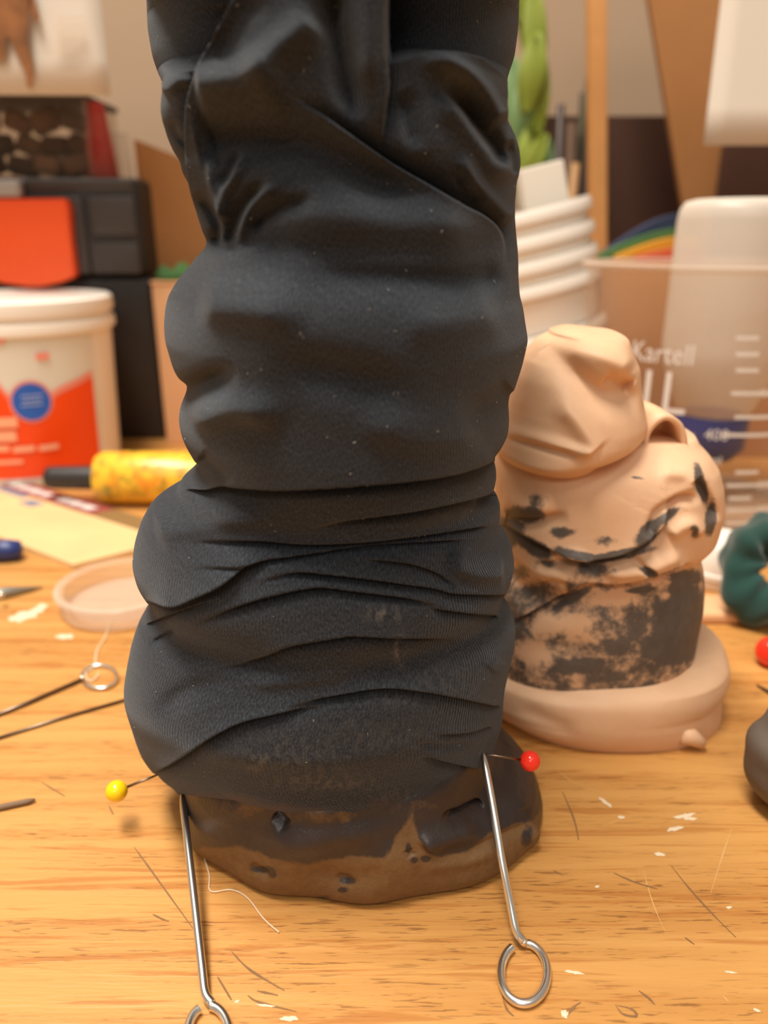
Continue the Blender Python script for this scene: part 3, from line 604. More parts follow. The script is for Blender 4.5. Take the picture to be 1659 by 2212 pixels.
for a in [(1470, 1330, 80, 90, 1.1), (1450, 1400, 90, 50, 1.0), (1300, 1440, 220, 34, .8), (1130, 1110, 60, 24, .8), (1165, 1080, 40, 26, .65), (1090, 1150, 50, 40, 1.1), (1150, 1180, 60, 22, .95, .5), (1250, 1200, 80, 14, .85, .15), (1330, 1200, 90, 14, 1.0, -.2), (1400, 1150, 22, 50, 1.0, .6), (1440, 1115, 60, 14, .85, -.6),
          (1515, 1050, 12, 50, 1.1, -.25), (1535, 1120, 14, 50, .95, .1), (1375, 1032, 26, 6, .8, .15), (1440, 1055, 30, 16, .5), (1130, 955, 30, 10, .75, .4), (1145, 945, 12, 8, .9), (1190, 990, 10, 6, .8), (1310, 1170, 50, 22, .6), (1180, 1215, 50, 16, .6), (1290, 1230, 60, 26, .7), (1400, 1235, 30, 12, .8, .5), (1240, 1290, 80, 14, .9, -.5), (1120, 1330, 60, 16, .6, -.4), (1480, 1250, 60, 26, .8), (1380, 1275, 60, 10, .9, -.1), (1120, 1240, 30, 30, .6), (1210, 1150, 40, 16, .6), (1500, 1150, 14, 20, .7)]: splat(*a)
for cx, cy, rx, ry in [(1330, 1290, 50, 18), (1210, 1350, 60, 24), (1150, 1410, 40, 20), (1340, 1440, 30, 16), (1440, 1290, 20, 14)]: dd -= 0.38*np.exp(-((px_[:, 0]-cx)/rx)**2-((px_[:, 1]-cy)/ry)**2)
bs = sculpt_obj('boot_shaft', q, M['flesh'], f2, dict(dark=dd*1.65-0.36+0.1*smooth(px_[:, 1], 1000, 1250))); bs['label'] = 'folded shaft smeared black'
cuff = [(716, 1196, 1312, .012), (722, 1168, 1344, .0165), (735, 1152, 1360, .019), (760, 1130, 1366, .021), (800, 1108, 1384, .0225), (840, 1096, 1386, .0235), (880, 1084, 1392, .0245), (920, 1072, 1400, .0255), (945, 1066, 1392, .026), (965, 1070, 1370, .025), (980, 1090, 1330, .022), (990, 1150, 1290, .016)]
cfe = [('ridge', [(1175, 738), (1215, 780), (1265, 825), (1320, 855), (1385, 850)], -4.2*mm, 24, 40, .1, .1), ('ridge', [(1305, 818), (1340, 828), (1372, 838)], -2.5*mm, 15, 15, .2, .1),
 ('ridge', [(1215, 735), (1290, 758), (1370, 800)], 2.6*mm, 24, 26, .2, .2), ('ridge', [(1150, 770), (1120, 850), (1100, 900)], 1.5*mm, 30, 30, .1, .3), ('ridge', [(1190, 860), (1240, 905), (1290, 975)], 2.2*mm, 20, 24, .3, .1), ('ridge', [(1080, 925), (1160, 945), (1240, 970), (1300, 980)], 1.8*mm, 12, 14, .1, .2), ('ridge', [(1090, 945), (1180, 970), (1250, 985)], -1.2*mm, 9, 9, .2, .2)]
q = sculpt(BY-0.004, cuff, cfe, 2.0, 160, 50, sm=3.0, back_lump=0.001); dd = np.zeros(len(q['P']))
for cx, cy in [(1300, 738), (1322, 745), (1318, 735)]: dd = np.maximum(dd, .7*np.exp(-((q['PX'][:, 0]-cx)**2+(q['PX'][:, 1]-cy)**2)/16))
c_ = sculpt_obj('cuff', q, M['flesh'], f2, dict(dark=dd-0.5)); c_['label'] = 'clean folded flesh coloured cuff'
ringp = catmull([(1385, 900), (1412, 884), (1440, 900), (1450, 940), (1436, 970), (1405, 984), (1376, 970), (1370, 930)], 5, True)
V = []; Fc = []; n = len(ringp)
for x, y in ringp:
    for yy in (.1845, .190, .197, .203): V.append(at_y(CXP+(x-CXP)*(1 if yy < .2 else .99), y, .194)*np.array([1, 0, 1])+np.array([0, yy, 0]))
for i in range(n):
    for j in range(3): Fc.append((i*4+j, ((i+1) % n)*4+j, ((i+1) % n)*4+j+1, i*4+j+1))
o = mesh_obj('cuff_loop', V, Fc, M['flesh'], f2); md = o.modifiers.new('t', 'SOLIDIFY'); md.thickness = .0014; md.offset = 0

# ================================================================== RIGHT SIDE THINGS
st = np.array([0.1035, 0.149, 0.0]); bm = bmesh.new(); bmesh.ops.create_icosphere(bm, subdivisions=5, radius=1.0)
for v in bm.verts:
    c = v.co; k = 1+0.05*math.sin(4*c.x+2*c.z)+0.04*math.sin(5*c.y+1)+0.02*math.sin(11*c.z+7*c.x)
    v.co = Vector((st[0]+c.x*0.0168*k, st[1]+c.y*0.0175*k, max(0.0, 0.0150+c.z*0.0165*k)))
tag(bm_obj('clay_lump', bm, M['stone'], None, smooth_=True), 'rounded grey brown clay lump cut by the right picture edge', 'clay')
tag(ball_obj('red_bead', (on_z(1666, 1408, .0048)), 0.0048, M['red']), 'large red bead on the bench below the green scrunchie', 'bead')
tag(tube_obj('black_pin', [on_z(1634, 1479, .0006), on_z(1660, 1494, .0006), on_z(1720, 1530, .0006)], [.0002, .0006, .0006], M['brush'], None, 8), 'thin black pin lying on the bench at the right edge', 'pin')
# scrunchie
V = []; Fc = []; nu, nv = 140, 28; cs = np.array(at_y(1668, 1262, .246)); tilt = Matrix.Rotation(math.radians(58), 3, 'X')
for i in range(nu):
    u = 2*math.pi*i/nu
    for j in range(nv):
        v = 2*math.pi*j/nv; pl = 0.0010*math.sin(3*v+2*u+.9*math.sin(2*u))+0.0005*math.sin(5*u+2*v+1)+0.0004*math.sin(8*u-v)+.0006*math.sin(2*v-3*u)+.0007*math.sin(11*u+2*math.sin(v+u))
        rt = 0.0072+pl+0.0008*math.sin(3*u+1); Rr = 0.0124+0.0009*math.sin(2*u)
        p = Vector(((Rr+rt*math.cos(v))*math.cos(u), (Rr+rt*math.cos(v))*math.sin(u), rt*math.sin(v)))
        p = tilt @ p; V.append((cs[0]+p.x, cs[1]+p.y, cs[2]+p.z))
for i in range(nu):
    for j in range(nv): Fc.append((i*nv+j, ((i+1) % nu)*nv+j, ((i+1) % nu)*nv+(j+1) % nv, i*nv+(j+1) % nv))
zmin = min(v[2] for v in V); V = [(a, b, c-zmin) for a, b, c in V]
tag(mesh_obj('scrunchie', V, Fc, M['teal']), 'dark green cloth scrunchie standing on the bench at right', 'scrunchie')
p = on_z(1558, 1240, 0.0); wc = thing('white_jar_lid', 'small white plastic jar lid behind the dark green scrunchie', 'lid', (p[0]-.003, 0.278, 0))
lathe_obj('lid_shell', [(0, 0), (.0125, 0), (.0130, .0008), (.0122, .0165), (.0112, .0178), (0, .0178)], M['whitepl'], wc, 40, (p[0]-.003, .278, 0))
lathe_obj('lid_ring', [(.0127, .004), (.0134, .0044), (.0134, .0064), (.0125, .0068)], M['whitepl'], wc, 40, (p[0]-.003, .278, 0))
p = on_z(1562, 1350, 0.0); tag(box_obj('clay_strip', (p[0]-.012, p[1], 0), (p[0]+.016, p[1]+.016, .0045), M['peach'], None, .0015), 'flat tan clay strip lying between the flesh boot and the scrunchie', 'clay')

# beaker with bottle
bx, by = .153, .374; br = .0565
bk = thing('beaker', 'large clear plastic beaker with white printed scale, at right', 'beaker', (bx, by, 0))
zt = at_y(1350, 572, by-.0)[2]
lathe_obj('beaker_wall', [(0, .0012), (br-.006, .0012), (br-.0025, .004), (br-.0015, .012), (br, zt-.004), (br+.002, zt), (br+.0005, zt+.0008), (br-.0018, zt-.003), (br-.0033, .012), (br-.006, .004), (0, .003)], M['clear'], bk, 80, (bx, by, 0))
lathe_obj('beaker_foot', [(br-.012, 0), (br-.003, 0), (br-.002, .0022), (br-.006, .0026)], M['clear'], bk, 80, (bx, by, 0))
lathe_obj('beaker_rim', [(br+.0004, zt-.0018), (br+.003, zt-.001), (br+.0034, zt+.0008), (br+.0015, zt+.0016), (br-.0004, zt+.0005)], M['milky'], bk, 80, (bx, by, 0))
def beaker_r(z): return br-.0013*(zt-z)/zt
def on_beaker(px, py):
    d = ray(px, py); a = d[0]**2+d[1]**2; b = -2*(d[0]*bx+d[1]*by); c = bx*bx+by*by-br**2
    t = (-b-math.sqrt(max(b*b-4*a*c, 0)))/(2*a); P = CAM+d*t; return math.atan2(P[0]-bx, -(P[1]-by)), P[2]
def beaker_text(s, px, py, hpx, name='printed_text', squash=1.0):
    V, Fc = text_geo(s, 1.0); a0, z0 = on_beaker(px, py); _, z1 = on_beaker(px, py-hpx); k = (z1-z0)/0.72
    W = [(bx+(beaker_r(z0)+.0002+v[2]*.5)*math.sin(a0+v[0]*k*squash/br), by-(beaker_r(z0)+.0002+v[2]*.5)*math.cos(a0+v[0]*k*squash/br), z0+v[1]*k) for v in V]
    return mesh_obj(name, W, Fc, M['inkwhite'], bk, False)
beaker_text('Kartell', 1362, 776, 44, squash=.84); beaker_text('1L', 1366, 882, 92, squash=.9); beaker_text('400', 1520, 950, 24); beaker_text('ml', 1472, 952, 18); beaker_text('ml', 1532, 1003, 18)
for (xa, xb, y) in [(1588, 1700, 902), (1560, 1700, 940), (1590, 1640, 1022), (1570, 1700, 1050), (1575, 1625, 1078), (1572, 1700, 1104), (1570, 1620, 1132), (1565, 1700, 1152), (1590, 1640, 800), (1590, 1640, 730), (1590, 1640, 765), (1580, 1700, 850)]:
    a0, z0 = on_beaker(xa, y); a1, _ = on_beaker(min(xb, 1690), y)
    Vv, Ff = wrap_patch((bx, by, 0), beaker_r, lambda u, v: (a0+(a1-a0)*u, z0+(v-.5)*.0016), 8, 1, .0002); mesh_obj('scale_mark', Vv, Ff, M['inkwhite'], bk, False)
for s, y in [('350', 1050), ('300', 1104), ('250', 1152), ('450', 850)]: beaker_text(s, 1636, y+8, 18)
# bottle upside down in the beaker
ox, oy = .1625, by; bo = thing('squeeze_bottle', 'frosted squeeze bottle standing upside down with blue cap inside the beaker', 'bottle', (ox, oy, .0035))
zb = at_y(1555, 430, oy)[2]; zs = at_y(1555, 800, oy)[2]; zc = at_y(1555, 892, oy)[2]; zd = at_y(1555, 985, oy)[2]; R = .0275
lathe_obj('bottle_body', [(0, zb), (R-.007, zb), (R-.003, zb-.001), (R-.0008, zb-.004), (R, zb-.009), (R, zs+.012), (R-.001, zs+.004), (.0185, zc+.004), (.0165, zc+.001), (.0150, zc-.002), (.0, zc-.002)], M['frost'], bo, 64, (ox, oy, 0))
lathe_obj('cap', [(0, zc), (.0165, zc), (.0172, zc-.002), (.0168, zd+.006), (.012, zd), (.0055, zd-.001), (0, zd-.001)], M['capblue'], bo, 48, (ox, oy, 0))
lathe_obj('nozzle', [(.0042, zd), (.0040, .010), (.0030, .0040), (0, .0036)], M['capblue'], bo, 32, (ox, oy, 0))

# cardboard box behind the beaker, felt pad on it
kb = thing('cardboard_box', 'low tan cardboard box standing behind the clear beaker', 'box', (.22, .49, 0)); zk = at_y(1400, 570, .455)[2]
box_obj('box_body', (.122, .455, 0), (.34, .56, zk-.0015), M['kraft2'], kb, .001)
box_obj('box_flap', (.122, .455, zk-.0015), (.34, .507, zk), M['kraft2'], kb, .0004); box_obj('box_flap', (.122, .509, zk-.0015), (.34, .56, zk), M['kraft2'], kb, .0004)
ft = thing('felt_pile', 'slumped pile of blue, green, yellow and red felt on the tan box', 'felt', (.185, .50, zk))
p0 = at_y(1305, 565, .49)[0]; p1 = at_y(1470, 565, .49)[0]
def felt_layer(name, x0, x1, z0, hgt, m, y0, y1):
    V = []; Fc = []; n = 24
    for i in range(n+1):
        u = i/n; x = x0+(x1-x0)*u; s = math.sin(math.pi*min(1, u*0.62+0.0))*hgt; lo = z0*u
        for (yy, zz) in ((y0, lo), (y0, lo+s*.5+.003), (y1, lo+s*.5+.003), (y1, lo)): V.append((x, yy, zk+.0003+zz))
    for i in range(n):
        for j in range(4): Fc.append((i*4+j, (i+1)*4+j, (i+1)*4+(j+1) % 4, i*4+(j+1) % 4))
    Fc += [(3, 2, 1, 0), tuple(n*4+j for j in range(4))]
    return mesh_obj(name, V, Fc, m, ft, False)
felt_layer('felt_sheet', p0+.018, p1+.01, .0, .010, M['felt_r'], .478, .49)['label'] = 'red felt sheet'
felt_layer('felt_sheet', p0+.008, p1+.01, .004, .016, M['felt_y'], .4905, .50)['label'] = 'yellow felt sheet'
felt_layer('felt_sheet', p0, p1+.01, .007, .020, M['felt_g'], .5005, .51)['label'] = 'green felt sheet'
felt_layer('felt_sheet', p0+.004, p1+.01, .012, .028, M['felt_b'], .5105, .522)['label'] = 'dark blue felt sheet'

# dark cardboard box, kraft board, papers
db = thing('brown_box', 'brown cardboard carton, shade put into its colour, behind the pine batten', 'box', (.28, .74, 0)); z0 = at_y(1380, 250, .69)[2]
box_obj('box_body', (.13, .69, 0), (.40, .81, z0), M['cardshade'], db, .001)
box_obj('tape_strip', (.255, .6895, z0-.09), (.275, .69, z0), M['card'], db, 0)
# kraft board leaning
A = at_y(1402, 0, .60); B = at_y(1472, 425, .60); kd = thing('kraft_board', 'tan kraft board leaning behind the right paper sheet', 'board', (B[0]+.07, .6, 0))
dx = (B[0]-A[0])/(A[2]-B[2]); zt2 = .395
def xat(z): return B[0]+dx*(B[2]-z)
V = []
for (x, z) in ((xat(0), 0), (xat(0)+.22, 0), (xat(zt2)+.22, zt2), (xat(zt2), zt2)):
    V += [(x, .60, z), (x, .606, z)]
Fc = [(0, 2, 4, 6), (1, 7, 5, 3), (0, 1, 3, 2), (2, 3, 5, 4), (4, 5, 7, 6), (6, 7, 1, 0)]
mesh_obj('panel', V, Fc, M['card'], kd, False)
c0 = at_y(1560, 340, .596); box_obj('shaded_fold', (c0[0], .592, .06), (c0[0]+.16, .6, c0[2]+.008), M['cardshade'], kd, .001)  # dark strip paints the shading on the board's lower fold
def sheet(name, label, x0, x1, zlo, Y, m, skew=0.0):
    root = thing(name, label, 'paper', ((x0+x1)/2, Y, zlo)); n = 14; V = []; Fc = []
    for i in range(n+1):
        for j in range(n+1):
            u, v = i/n, j/n; z = zlo+(.416-zlo)*v; x = x0+(x1-x0)*u+skew*(1-v)
            yy = Y-.0012*math.sin(u*5)*(1-v)-.004*(1-v)**2
            V.append((x, yy, z))
    k = n+1
    for i in range(n):
        for j in range(n): Fc.append((i*k+j, (i+1)*k+j, (i+1)*k+j+1, i*k+j+1))
    o = mesh_obj('sheet', V, Fc, m, root); md = o.modifiers.new('t', 'SOLIDIFY'); md.thickness = .0003; md.offset = 0
    return root
PY = .4393
a = at_y(243, 208, PY); pl = sheet('printed_page', 'white page printed with a brown figure, hanging at upper left', a[0]-.145, a[0], a[2], PY, M['paper'])
a = at_y(1513, 316, PY); sheet('blank_page', 'blank white page hanging at upper right', a[0], a[0]+.15, a[2], PY, M['paper'])
def printed(poly, m, name='printed_figure'):
    V = [at_y(x, y, PY-.0066) for x, y in poly]; V = V+[v+np.array([0, .0004, 0]) for v in V]; n = len(poly)
    Fc = [tuple(range(n)), tuple(range(2*n-1, n-1, -1))]+[(i, (i+1) % n, n+(i+1) % n, n+i) for i in range(n)]
    o = mesh_obj(name, V, Fc, m, pl, False); return o
printed([(-60, -60), (68, -60), (66, 0), (62, 45), (60, 85), (66, 115), (72, 150), (70, 178), (66, 192), (58, 186), (55, 160), (42, 128), (30, 105), (18, 78), (14, 80), (12, 115), (6, 130), (-20, 128), (-60, 100)], M['printbrown'])
printed([(62, -40), (74, 0), (82, 24), (86, 40), (78, 42), (76, 58), (70, 34), (62, 20)], M['printbrown'], 'printed_hand')
for (y, xa, xb) in [(40, 118, 176), (54, 116, 184), (68, 116, 182), (82, 118, 184), (96, 112, 176), (110, 108, 160)]: printed([(xa, y-3), (xb, y-4), (xb, y), (xa, y+1)], M['printgrey'], 'printed_line')

# pine batten
t0 = at_y(1293, 0, .515); t1 = at_y(1290, 540, .515); dxz = (t0[0]-t1[0])/(t0[2]-t1[2]); xg = t1[0]-dxz*t1[2]; wd = .0052
V = []
for z in (0, .40):
    xx = xg+dxz*z
    for (ax, ay) in ((-wd, -.005), (wd, -.005), (wd, .005), (-wd, .005)): V.append((xx+ax, .575+ay-.12*0, z))
bm = bmesh.new(); vs = [bm.verts.new(v) for v in V]
for f in ((3, 2, 1, 0), (4, 5, 6, 7), (0, 1, 5, 4), (1, 2, 6, 5), (2, 3, 7, 6), (3, 0, 4, 7)): bm.faces.new([vs[i] for i in f])
bmesh.ops.bevel(bm, geom=list(bm.edges), offset=.0008, segments=2, affect='EDGES')
k = .575/.515
for v in bm.verts: v.co.x *= k
tag(bm_obj('pine_batten', bm, M['pine'], None, angle=40), 'upright pale pine batten right of the leafy bunch', 'batten')

# brushes and leaves standing in pots behind the white tubs
def pot(name, label, c, r, h, m, cat='pot'):
    return tag(lathe_obj(name, [(0, .001), (r*.85, 0), (r*.9, .001), (r, h), (r+.0012, h), (r+.0012, h-.003), (r-.002, h-.001), (r*.84, .004), (0, .004)], m, None, 40, c), label, cat)
cpx = at_y(1235, 480, .62); pot('brush_pot', 'black pot of sticks half hidden behind the white tubs', (cpx[0], .62, 0), .026, at_y(1235, 470, .62)[2], M['black'])
def stick(label, a, b, r, m, i, base=(0, 0)):
    A = np.array([cpx[0]+base[0], .62+base[1], .006]); 
    tag(tube_obj('stick', [A, np.array(b)], [r, r*.8], m, None, 10), label, 'stick', 'sticks standing in the black pot')
stick('tall dark green stick slanting across the batten from the black pot', 0, at_y(1290, 45, .60), .0030, M['stem'], 0, (-.012, -.004))
stick('dark stick ending beside the batten in the black pot', 0, at_y(1262, 200, .615), .0042, M['brush'], 1, (.010, .006))
stick('black stick nearest the batten in the black pot', 0, at_y(1272, 225, .605), .004, M['scrapc'], 2, (.013, -.008))
stick('brown stick leaning left in the black pot', 0, at_y(1212, 225, .61), .0036, M['brush'], 3, (-.004, .012))
stick('short dark stick in the middle of the black pot', 0, at_y(1235, 265, .60), .0045, M['scrapa'], 4, (.001, -.011))
stick('short tan stick low in the black pot', 0, at_y(1244, 352, .59), .0038, M['tanstick'], 5, (-.010, -.016))
lc = at_y(1140, 480, .66); pl2 = thing('leafy_bunch', 'bunch of lime green artificial leaves behind the black figure', 'leaves', (lc[0], .66, 0))
tube_obj('stalk', [(lc[0], .66, 0), (lc[0]-.002, .66, .12), (lc[0]-.001, .66, .30)], [.004, .0035, .002], M['stem'], pl2, 8)
def leaf(base, tip, wdt, m, bend):
    V = []; Fc = []; n = 12; b = np.array(base); t = np.array(tip); d = t-b; side = np.cross(d, [0, 1, 0]); side /= np.linalg.norm(side)
    for i in range(n+1):
        u = i/n; c = b+d*u+np.array([0, -bend*math.sin(math.pi*u), 0]); ww = wdt*math.sin(math.pi*min(max(u*.94+.03, 0), 1))**.7
        V += [c-side*ww+np.array([0, -.004, 0]), c+np.array([0, .002, 0]), c+side*ww+np.array([0, -.004, 0])]
    for i in range(n):
        for j in range(2): Fc.append((i*3+j, i*3+j+1, i*3+j+4, i*3+j+3))
    o = mesh_obj('leaf', V, Fc, m, pl2); md = o.modifiers.new('t', 'SOLIDIFY'); md.thickness = .0008
for (a, b, wv, g, y) in [((1120, 60), (1165, -140), 30, 'green', .65), ((1150, 210), (1150, -40), 24, 'green', .64), ((1130, 250), (1160, 70), 26, 'green', .63), ((1105, 330), (1140, 160), 26, 'green2', .645), ((1160, 300), (1170, 110), 16, 'green', .635), ((1120, 420), (1160, 250), 28, 'green', .64), ((1100, 430), (1180, 290), 20, 'green', .625),
                         ((1110, 300), (1105, 120), 24, 'green2', .66), ((1150, 400), (1130, 240), 22, 'green2', .65), ((1140, 130), (1130, -80), 24, 'green', .67), ((1165, 430), (1185, 300), 14, 'green2', .645)]:
    A = at_y(*a, y); B = at_y(*b, y); leaf(A, B, wv*.62/F, M[g], .006)

# nested white tubs leaning left
ang = math.radians(-13); Rm = Matrix.Rotation(ang, 3, 'Y'); ty = .47
cen = at_y(1090, 470, ty)
labels = ['topmost white tub of the leaning stack, with a white carton in it', 'second white tub from the top of the leaning stack', 'third white tub from the top of the leaning stack', 'fourth white tub from the top of the leaning stack', 'fifth white tub from the top, blue print below its rim', 'lowest white tub of the leaning stack']
TR, TH = .048, .062
ax = np.array(Rm @ Vector((0, 0, 1)))
offs = [0, -.0125, -.025, -.0375, -.064, -.078]
for i, off in enumerate(offs):
    rim = np.array(cen)+ax*(off); base = rim-ax*TH
    root = thing('plastic_tub', labels[i], 'tub', base, 'stack of white tubs')
    lathe_obj('tub_body', [(0, 0), (TR*.80, 0), (TR*.82, .0015), (TR*.955, TH-.002), (TR*.94, TH-.0022), (TR*.80, .0025), (0, .0015)], M['whitepl'], root, 56, base, rot=Rm)
    lathe_obj('tub_rim', [(TR*.95, TH-.0055), (TR*1.0, TH-.0052), (TR*1.012, TH-.002), (TR*.99, TH+.0012), (TR*.95, TH+.001)], M['whitepl'], root, 56, base, rot=Rm)
    if i == 4:
        Vp, Fp = wrap_patch((0, 0, 0), lambda z: TR*.82+(TR*.135)*(z/TH), lambda u, v: (.55+u*.8, TH-.030+v*.006), 16, 1, .0004)
        mesh_obj('blue_print', [tuple(np.array(Rm @ Vector(q))+base) for q in Vp], Fp, M['bluetext'], root)
low = np.array(cen)+ax*(offs[-1]-TH)
print('tub stack lowest z', low[2]-TR*.8*math.sin(abs(ang)))
pc = np.array(cen)+ax*(-.050)+np.array(Rm @ Vector((.020, -.014, 0)))
bm = bmesh.new(); box(bm, (0, 0, .036), (.024, .020, .072), .001, None)
bmesh.ops.rotate(bm, cent=(0, 0, 0), matrix=Rm, verts=bm.verts); bmesh.ops.translate(bm, vec=tuple(pc), verts=bm.verts)
tag(bm_obj('white_carton', bm, M['paper'], None, angle=40), 'small white carton standing in the topmost white tub', 'carton')

# ================================================================== LEFT SIDE THINGS
TY = .500; xr = -.1455; zl = at_y(250, 598, TY)[2]; zt3 = at_y(250, 384, TY)[2]
tbx = thing('toolbox', 'black plastic toolbox with big orange latch at left', 'toolbox', (-.28, .58, 0))
box_obj('box_body', (-.43, TY, 0), (xr, .68, zl), M['black'], tbx, .003)
box_obj('lid', (-.432, TY-.004, zl+.0008), (xr-.001, .682, zt3), M['black'], tbx, .004)
def panel(x0, y0, x1, y1, Y=TY-.004, t=.0022, m='black2', name='lid_panel'):
    a = at_y(x0, y1, Y); b = at_y(x1, y0, Y); return box_obj(name, (a[0], Y-t, a[2]), (b[0], Y+.001, b[2]), M[m], tbx, .001)
panel(203, 425, 290, 508); panel(203, 524, 300, 592); panel(150, 425, 178, 592)
panel(55, 388, 285, 412, t=.0012, name='lid_ridge')
a = at_y(-30, 428, TY-.006); b = at_y(48, 390, TY-.006); box_obj('handle', (a[0], TY-.012, a[2]), (b[0], TY-.004, b[2]), M['greypl'], tbx, .002)
# latch with rounded lower edge
la = [(-75, 430), (140, 428), (146, 440), (152, 520), (162, 598), (130, 610), (90, 618), (60, 620), (10, 612), (-30, 600), (-75, 590)]
V = [at_y(x, y, TY-.014) for x, y in la]; n = len(V); V = V+[v+np.array([0, .0095, 0]) for v in V]
bm = bmesh.new(); vs = [bm.verts.new(v) for v in V]; bm.faces.new(vs[:n]); bm.faces.new(vs[n:][::-1])
for i in range(n): bm.faces.new((vs[i], vs[(i+1) % n], vs[n+(i+1) % n], vs[n+i]))
bmesh.ops.bevel(bm, geom=[e for e in bm.edges], offset=.0012, segments=2, affect='EDGES'); bm_obj('latch', bm, M['orange'], tbx, angle=35)
# clear organiser of scraps on the toolbox
cb = thing('scrap_box', 'clear box of brown scraps on top of the black toolbox', 'box', (-.24, .53, zt3)); x1 = at_y(188, 300, .50)[0]; zc2 = at_y(100, 212, .50)[2]
for lo, hi in [((-.34, .50, zt3), (x1, .5012, zc2)), ((-.34, .5588, zt3), (x1, .56, zc2)), ((-.34, .5012, zt3), (-.3388, .5588, zc2)), ((x1-.0012, .5012, zt3), (x1, .5588, zc2))]: box_obj('side', lo, hi, M['clear'], cb, 0)
box_obj('bottom', (-.3388, .5012, zt3), (x1-.0012, .5588, zt3+.0012), M['clear'], cb, 0)
fr = .003
box_obj('rim', (-.34, .4985, zc2), (x1+.001, .5615, zc2+fr), M['black2'], cb, .0006)
k = 0
for i in range(9):
    for j in range(3):
        m = ['scrapa', 'scrapc', 'scrapb', 'scrapa', 'scrapc'][(i*2+j*3) % 5]; sx = .017; cxp = x1-.0115-i*.018
        bm = bmesh.new(); ht = [.012, .016, .010][(i+j) % 3]
        zz = zt3+.0014+j*.0125+.006
        rot = Matrix.Rotation(random.uniform(-.5, .5), 3, 'Y')@Matrix.Rotation(random.uniform(-.6, .6), 3, 'Z')
        box(bm, (0, 0, 0), (.0165, .015, .0115), .003, rot)
        bmesh.ops.translate(bm, vec=(cxp, .512+.016*(j % 2)+.008*(i % 3)*.5, zz), verts=bm.verts)
        nm = {'scrapa': 'brown', 'scrapb': 'pale tan', 'scrapc': 'black'}[m]; ordn = ['first', 'second', 'third', 'fourth', 'fifth', 'sixth', 'seventh', 'eighth', 'ninth'][i]; lay = ['bottom', 'middle', 'top'][j]
        tag(bm_obj('scrap', bm, M[m], None, angle=40), '%s scrap, %s from the right in the %s layer of the clear box' % (nm, ordn, lay), 'scrap', 'scraps in the clear box')
rc = at_y(222, 376, .515); tag(lathe_obj('red_cone', [(0, 0), (.0095, 0), (.0098, .0012), (.0062, .034), (.0052, .042), (.0, .0425)], M['redclear'], None, 32, (rc[0], .515, zt3)), 'red translucent cone standing on the black toolbox', 'cone')
rc = at_y(262, 376, .54); tag(lathe_obj('clear_cone', [(0, 0), (.0078, 0), (.008, .001), (.0060, .028), (0, .029)], M['milky'], None, 32, (rc[0], .54, zt3)), 'pale translucent cone behind the red one on the toolbox', 'cone')
# cardboard sheet behind, pale box, green felt
V = []; Fc = []; n = 20; cl = at_y(289, 300, .517)
for i in range(n+1):
    u = i/n; x = cl[0]+.078*u; y = .517+.055*math.sin(u*1.5); z = cl[2]-.030*u
    V += [(x, y, 0), (x, y, z), (x, y+.003, z), (x, y+.003, 0)]
for i in range(n):
    for j in range(4): Fc.append((i*4+j, (i+1)*4+j, (i+1)*4+(j+1) % 4, i*4+(j+1) % 4))
Fc += [(3, 2, 1, 0), tuple(n*4+j for j in range(4))]
tag(mesh_obj('cardboard_sheet', V, Fc, M['card'], None, False), 'curved tan cardboard sheet standing behind the black toolbox', 'cardboard')
zp = at_y(370, 604, .50)[2]; px0 = at_y(350, 985, .485)[0]
pb = thing('pale_box', 'pale peach cardboard box right of the black toolbox', 'box', (-.08, .499, 0))
box_obj('box_body', (xr+.004, .486, 0), (-.03, .511, zp-.002), M['peach'], pb, .001); box_obj('lid', (xr+.0035, .4852, zp-.002), (-.0295, .5118, zp), M['peach'], pb, .0006)
g = at_y(385, 598, .498); bm = bmesh.new(); bmesh.ops.create_icosphere(bm, subdivisions=3, radius=1)
for v in bm.verts: v.co = Vector((g[0]+v.co.x*.014*(1+.15*math.sin(5*v.co.y)), 0.498+v.co.y*.011, zp+max(0, (v.co.z+.3)*.0065*(1+.3*math.sin(7*v.co.x)))))
tag(bm_obj('felt_scrap', bm, M['felt_g'], None, smooth_=True), 'green felt scrap lying on the pale peach box', 'felt')

# white tub with orange label
ux, uy = at_y(62, 850, .444)[0], .440; ur = (at_y(243, 680, .444)[0]-ux)*.985; uz = at_y(60, 660, uy-ur)[2]; ub = ur*.90
tu = thing('label_tub', 'round white tub with orange label and blue badge at left', 'tub', (ux, uy, 0))
lathe_obj('tub_body', [(0, .001), (ub-.003, 0), (ub-.0005, .0008), (ub, .003), (ur*.965, uz-.011), (ur*.965, uz-.004), (0, uz-.004)], M['whitepl'], tu, 80, (ux, uy, 0))
lathe_obj('tub_lid', [(ur*.955, uz-.0075), (ur*1.0, uz-.0072), (ur*1.008, uz-.004), (ur*1.0, uz), (ur*.97, uz+.001), (ur*.93, uz-.001), (0, uz-.001)], M['whitepl'], tu, 80, (ux, uy, 0))
lathe_obj('tub_ring', [(ur*.96, uz-.0165), (ur*1.003, uz-.016), (ur*1.01, uz-.0135), (ur*1.0, uz-.0105), (ur*.96, uz-.010)], M['whitepl'], tu, 80, (ux, uy, 0))
def tub_r(z): return ub+(ur*.965-ub)*z/(uz-.011)
def on_tub(px, py):
    d = ray(px, py); r = (ub+ur)/2; a = d[0]**2+d[1]**2; b = -2*(d[0]*ux+d[1]*uy); c = ux*ux+uy*uy-r*r
    disc = max(b*b-4*a*c, 0); t = (-b-math.sqrt(disc))/(2*a); P = CAM+d*t; return math.atan2(P[0]-ux, -(P[1]-uy)), P[2]
aR, _ = on_tub(212, 850); zlt = on_tub(70, 735)[1]; zlb = .004
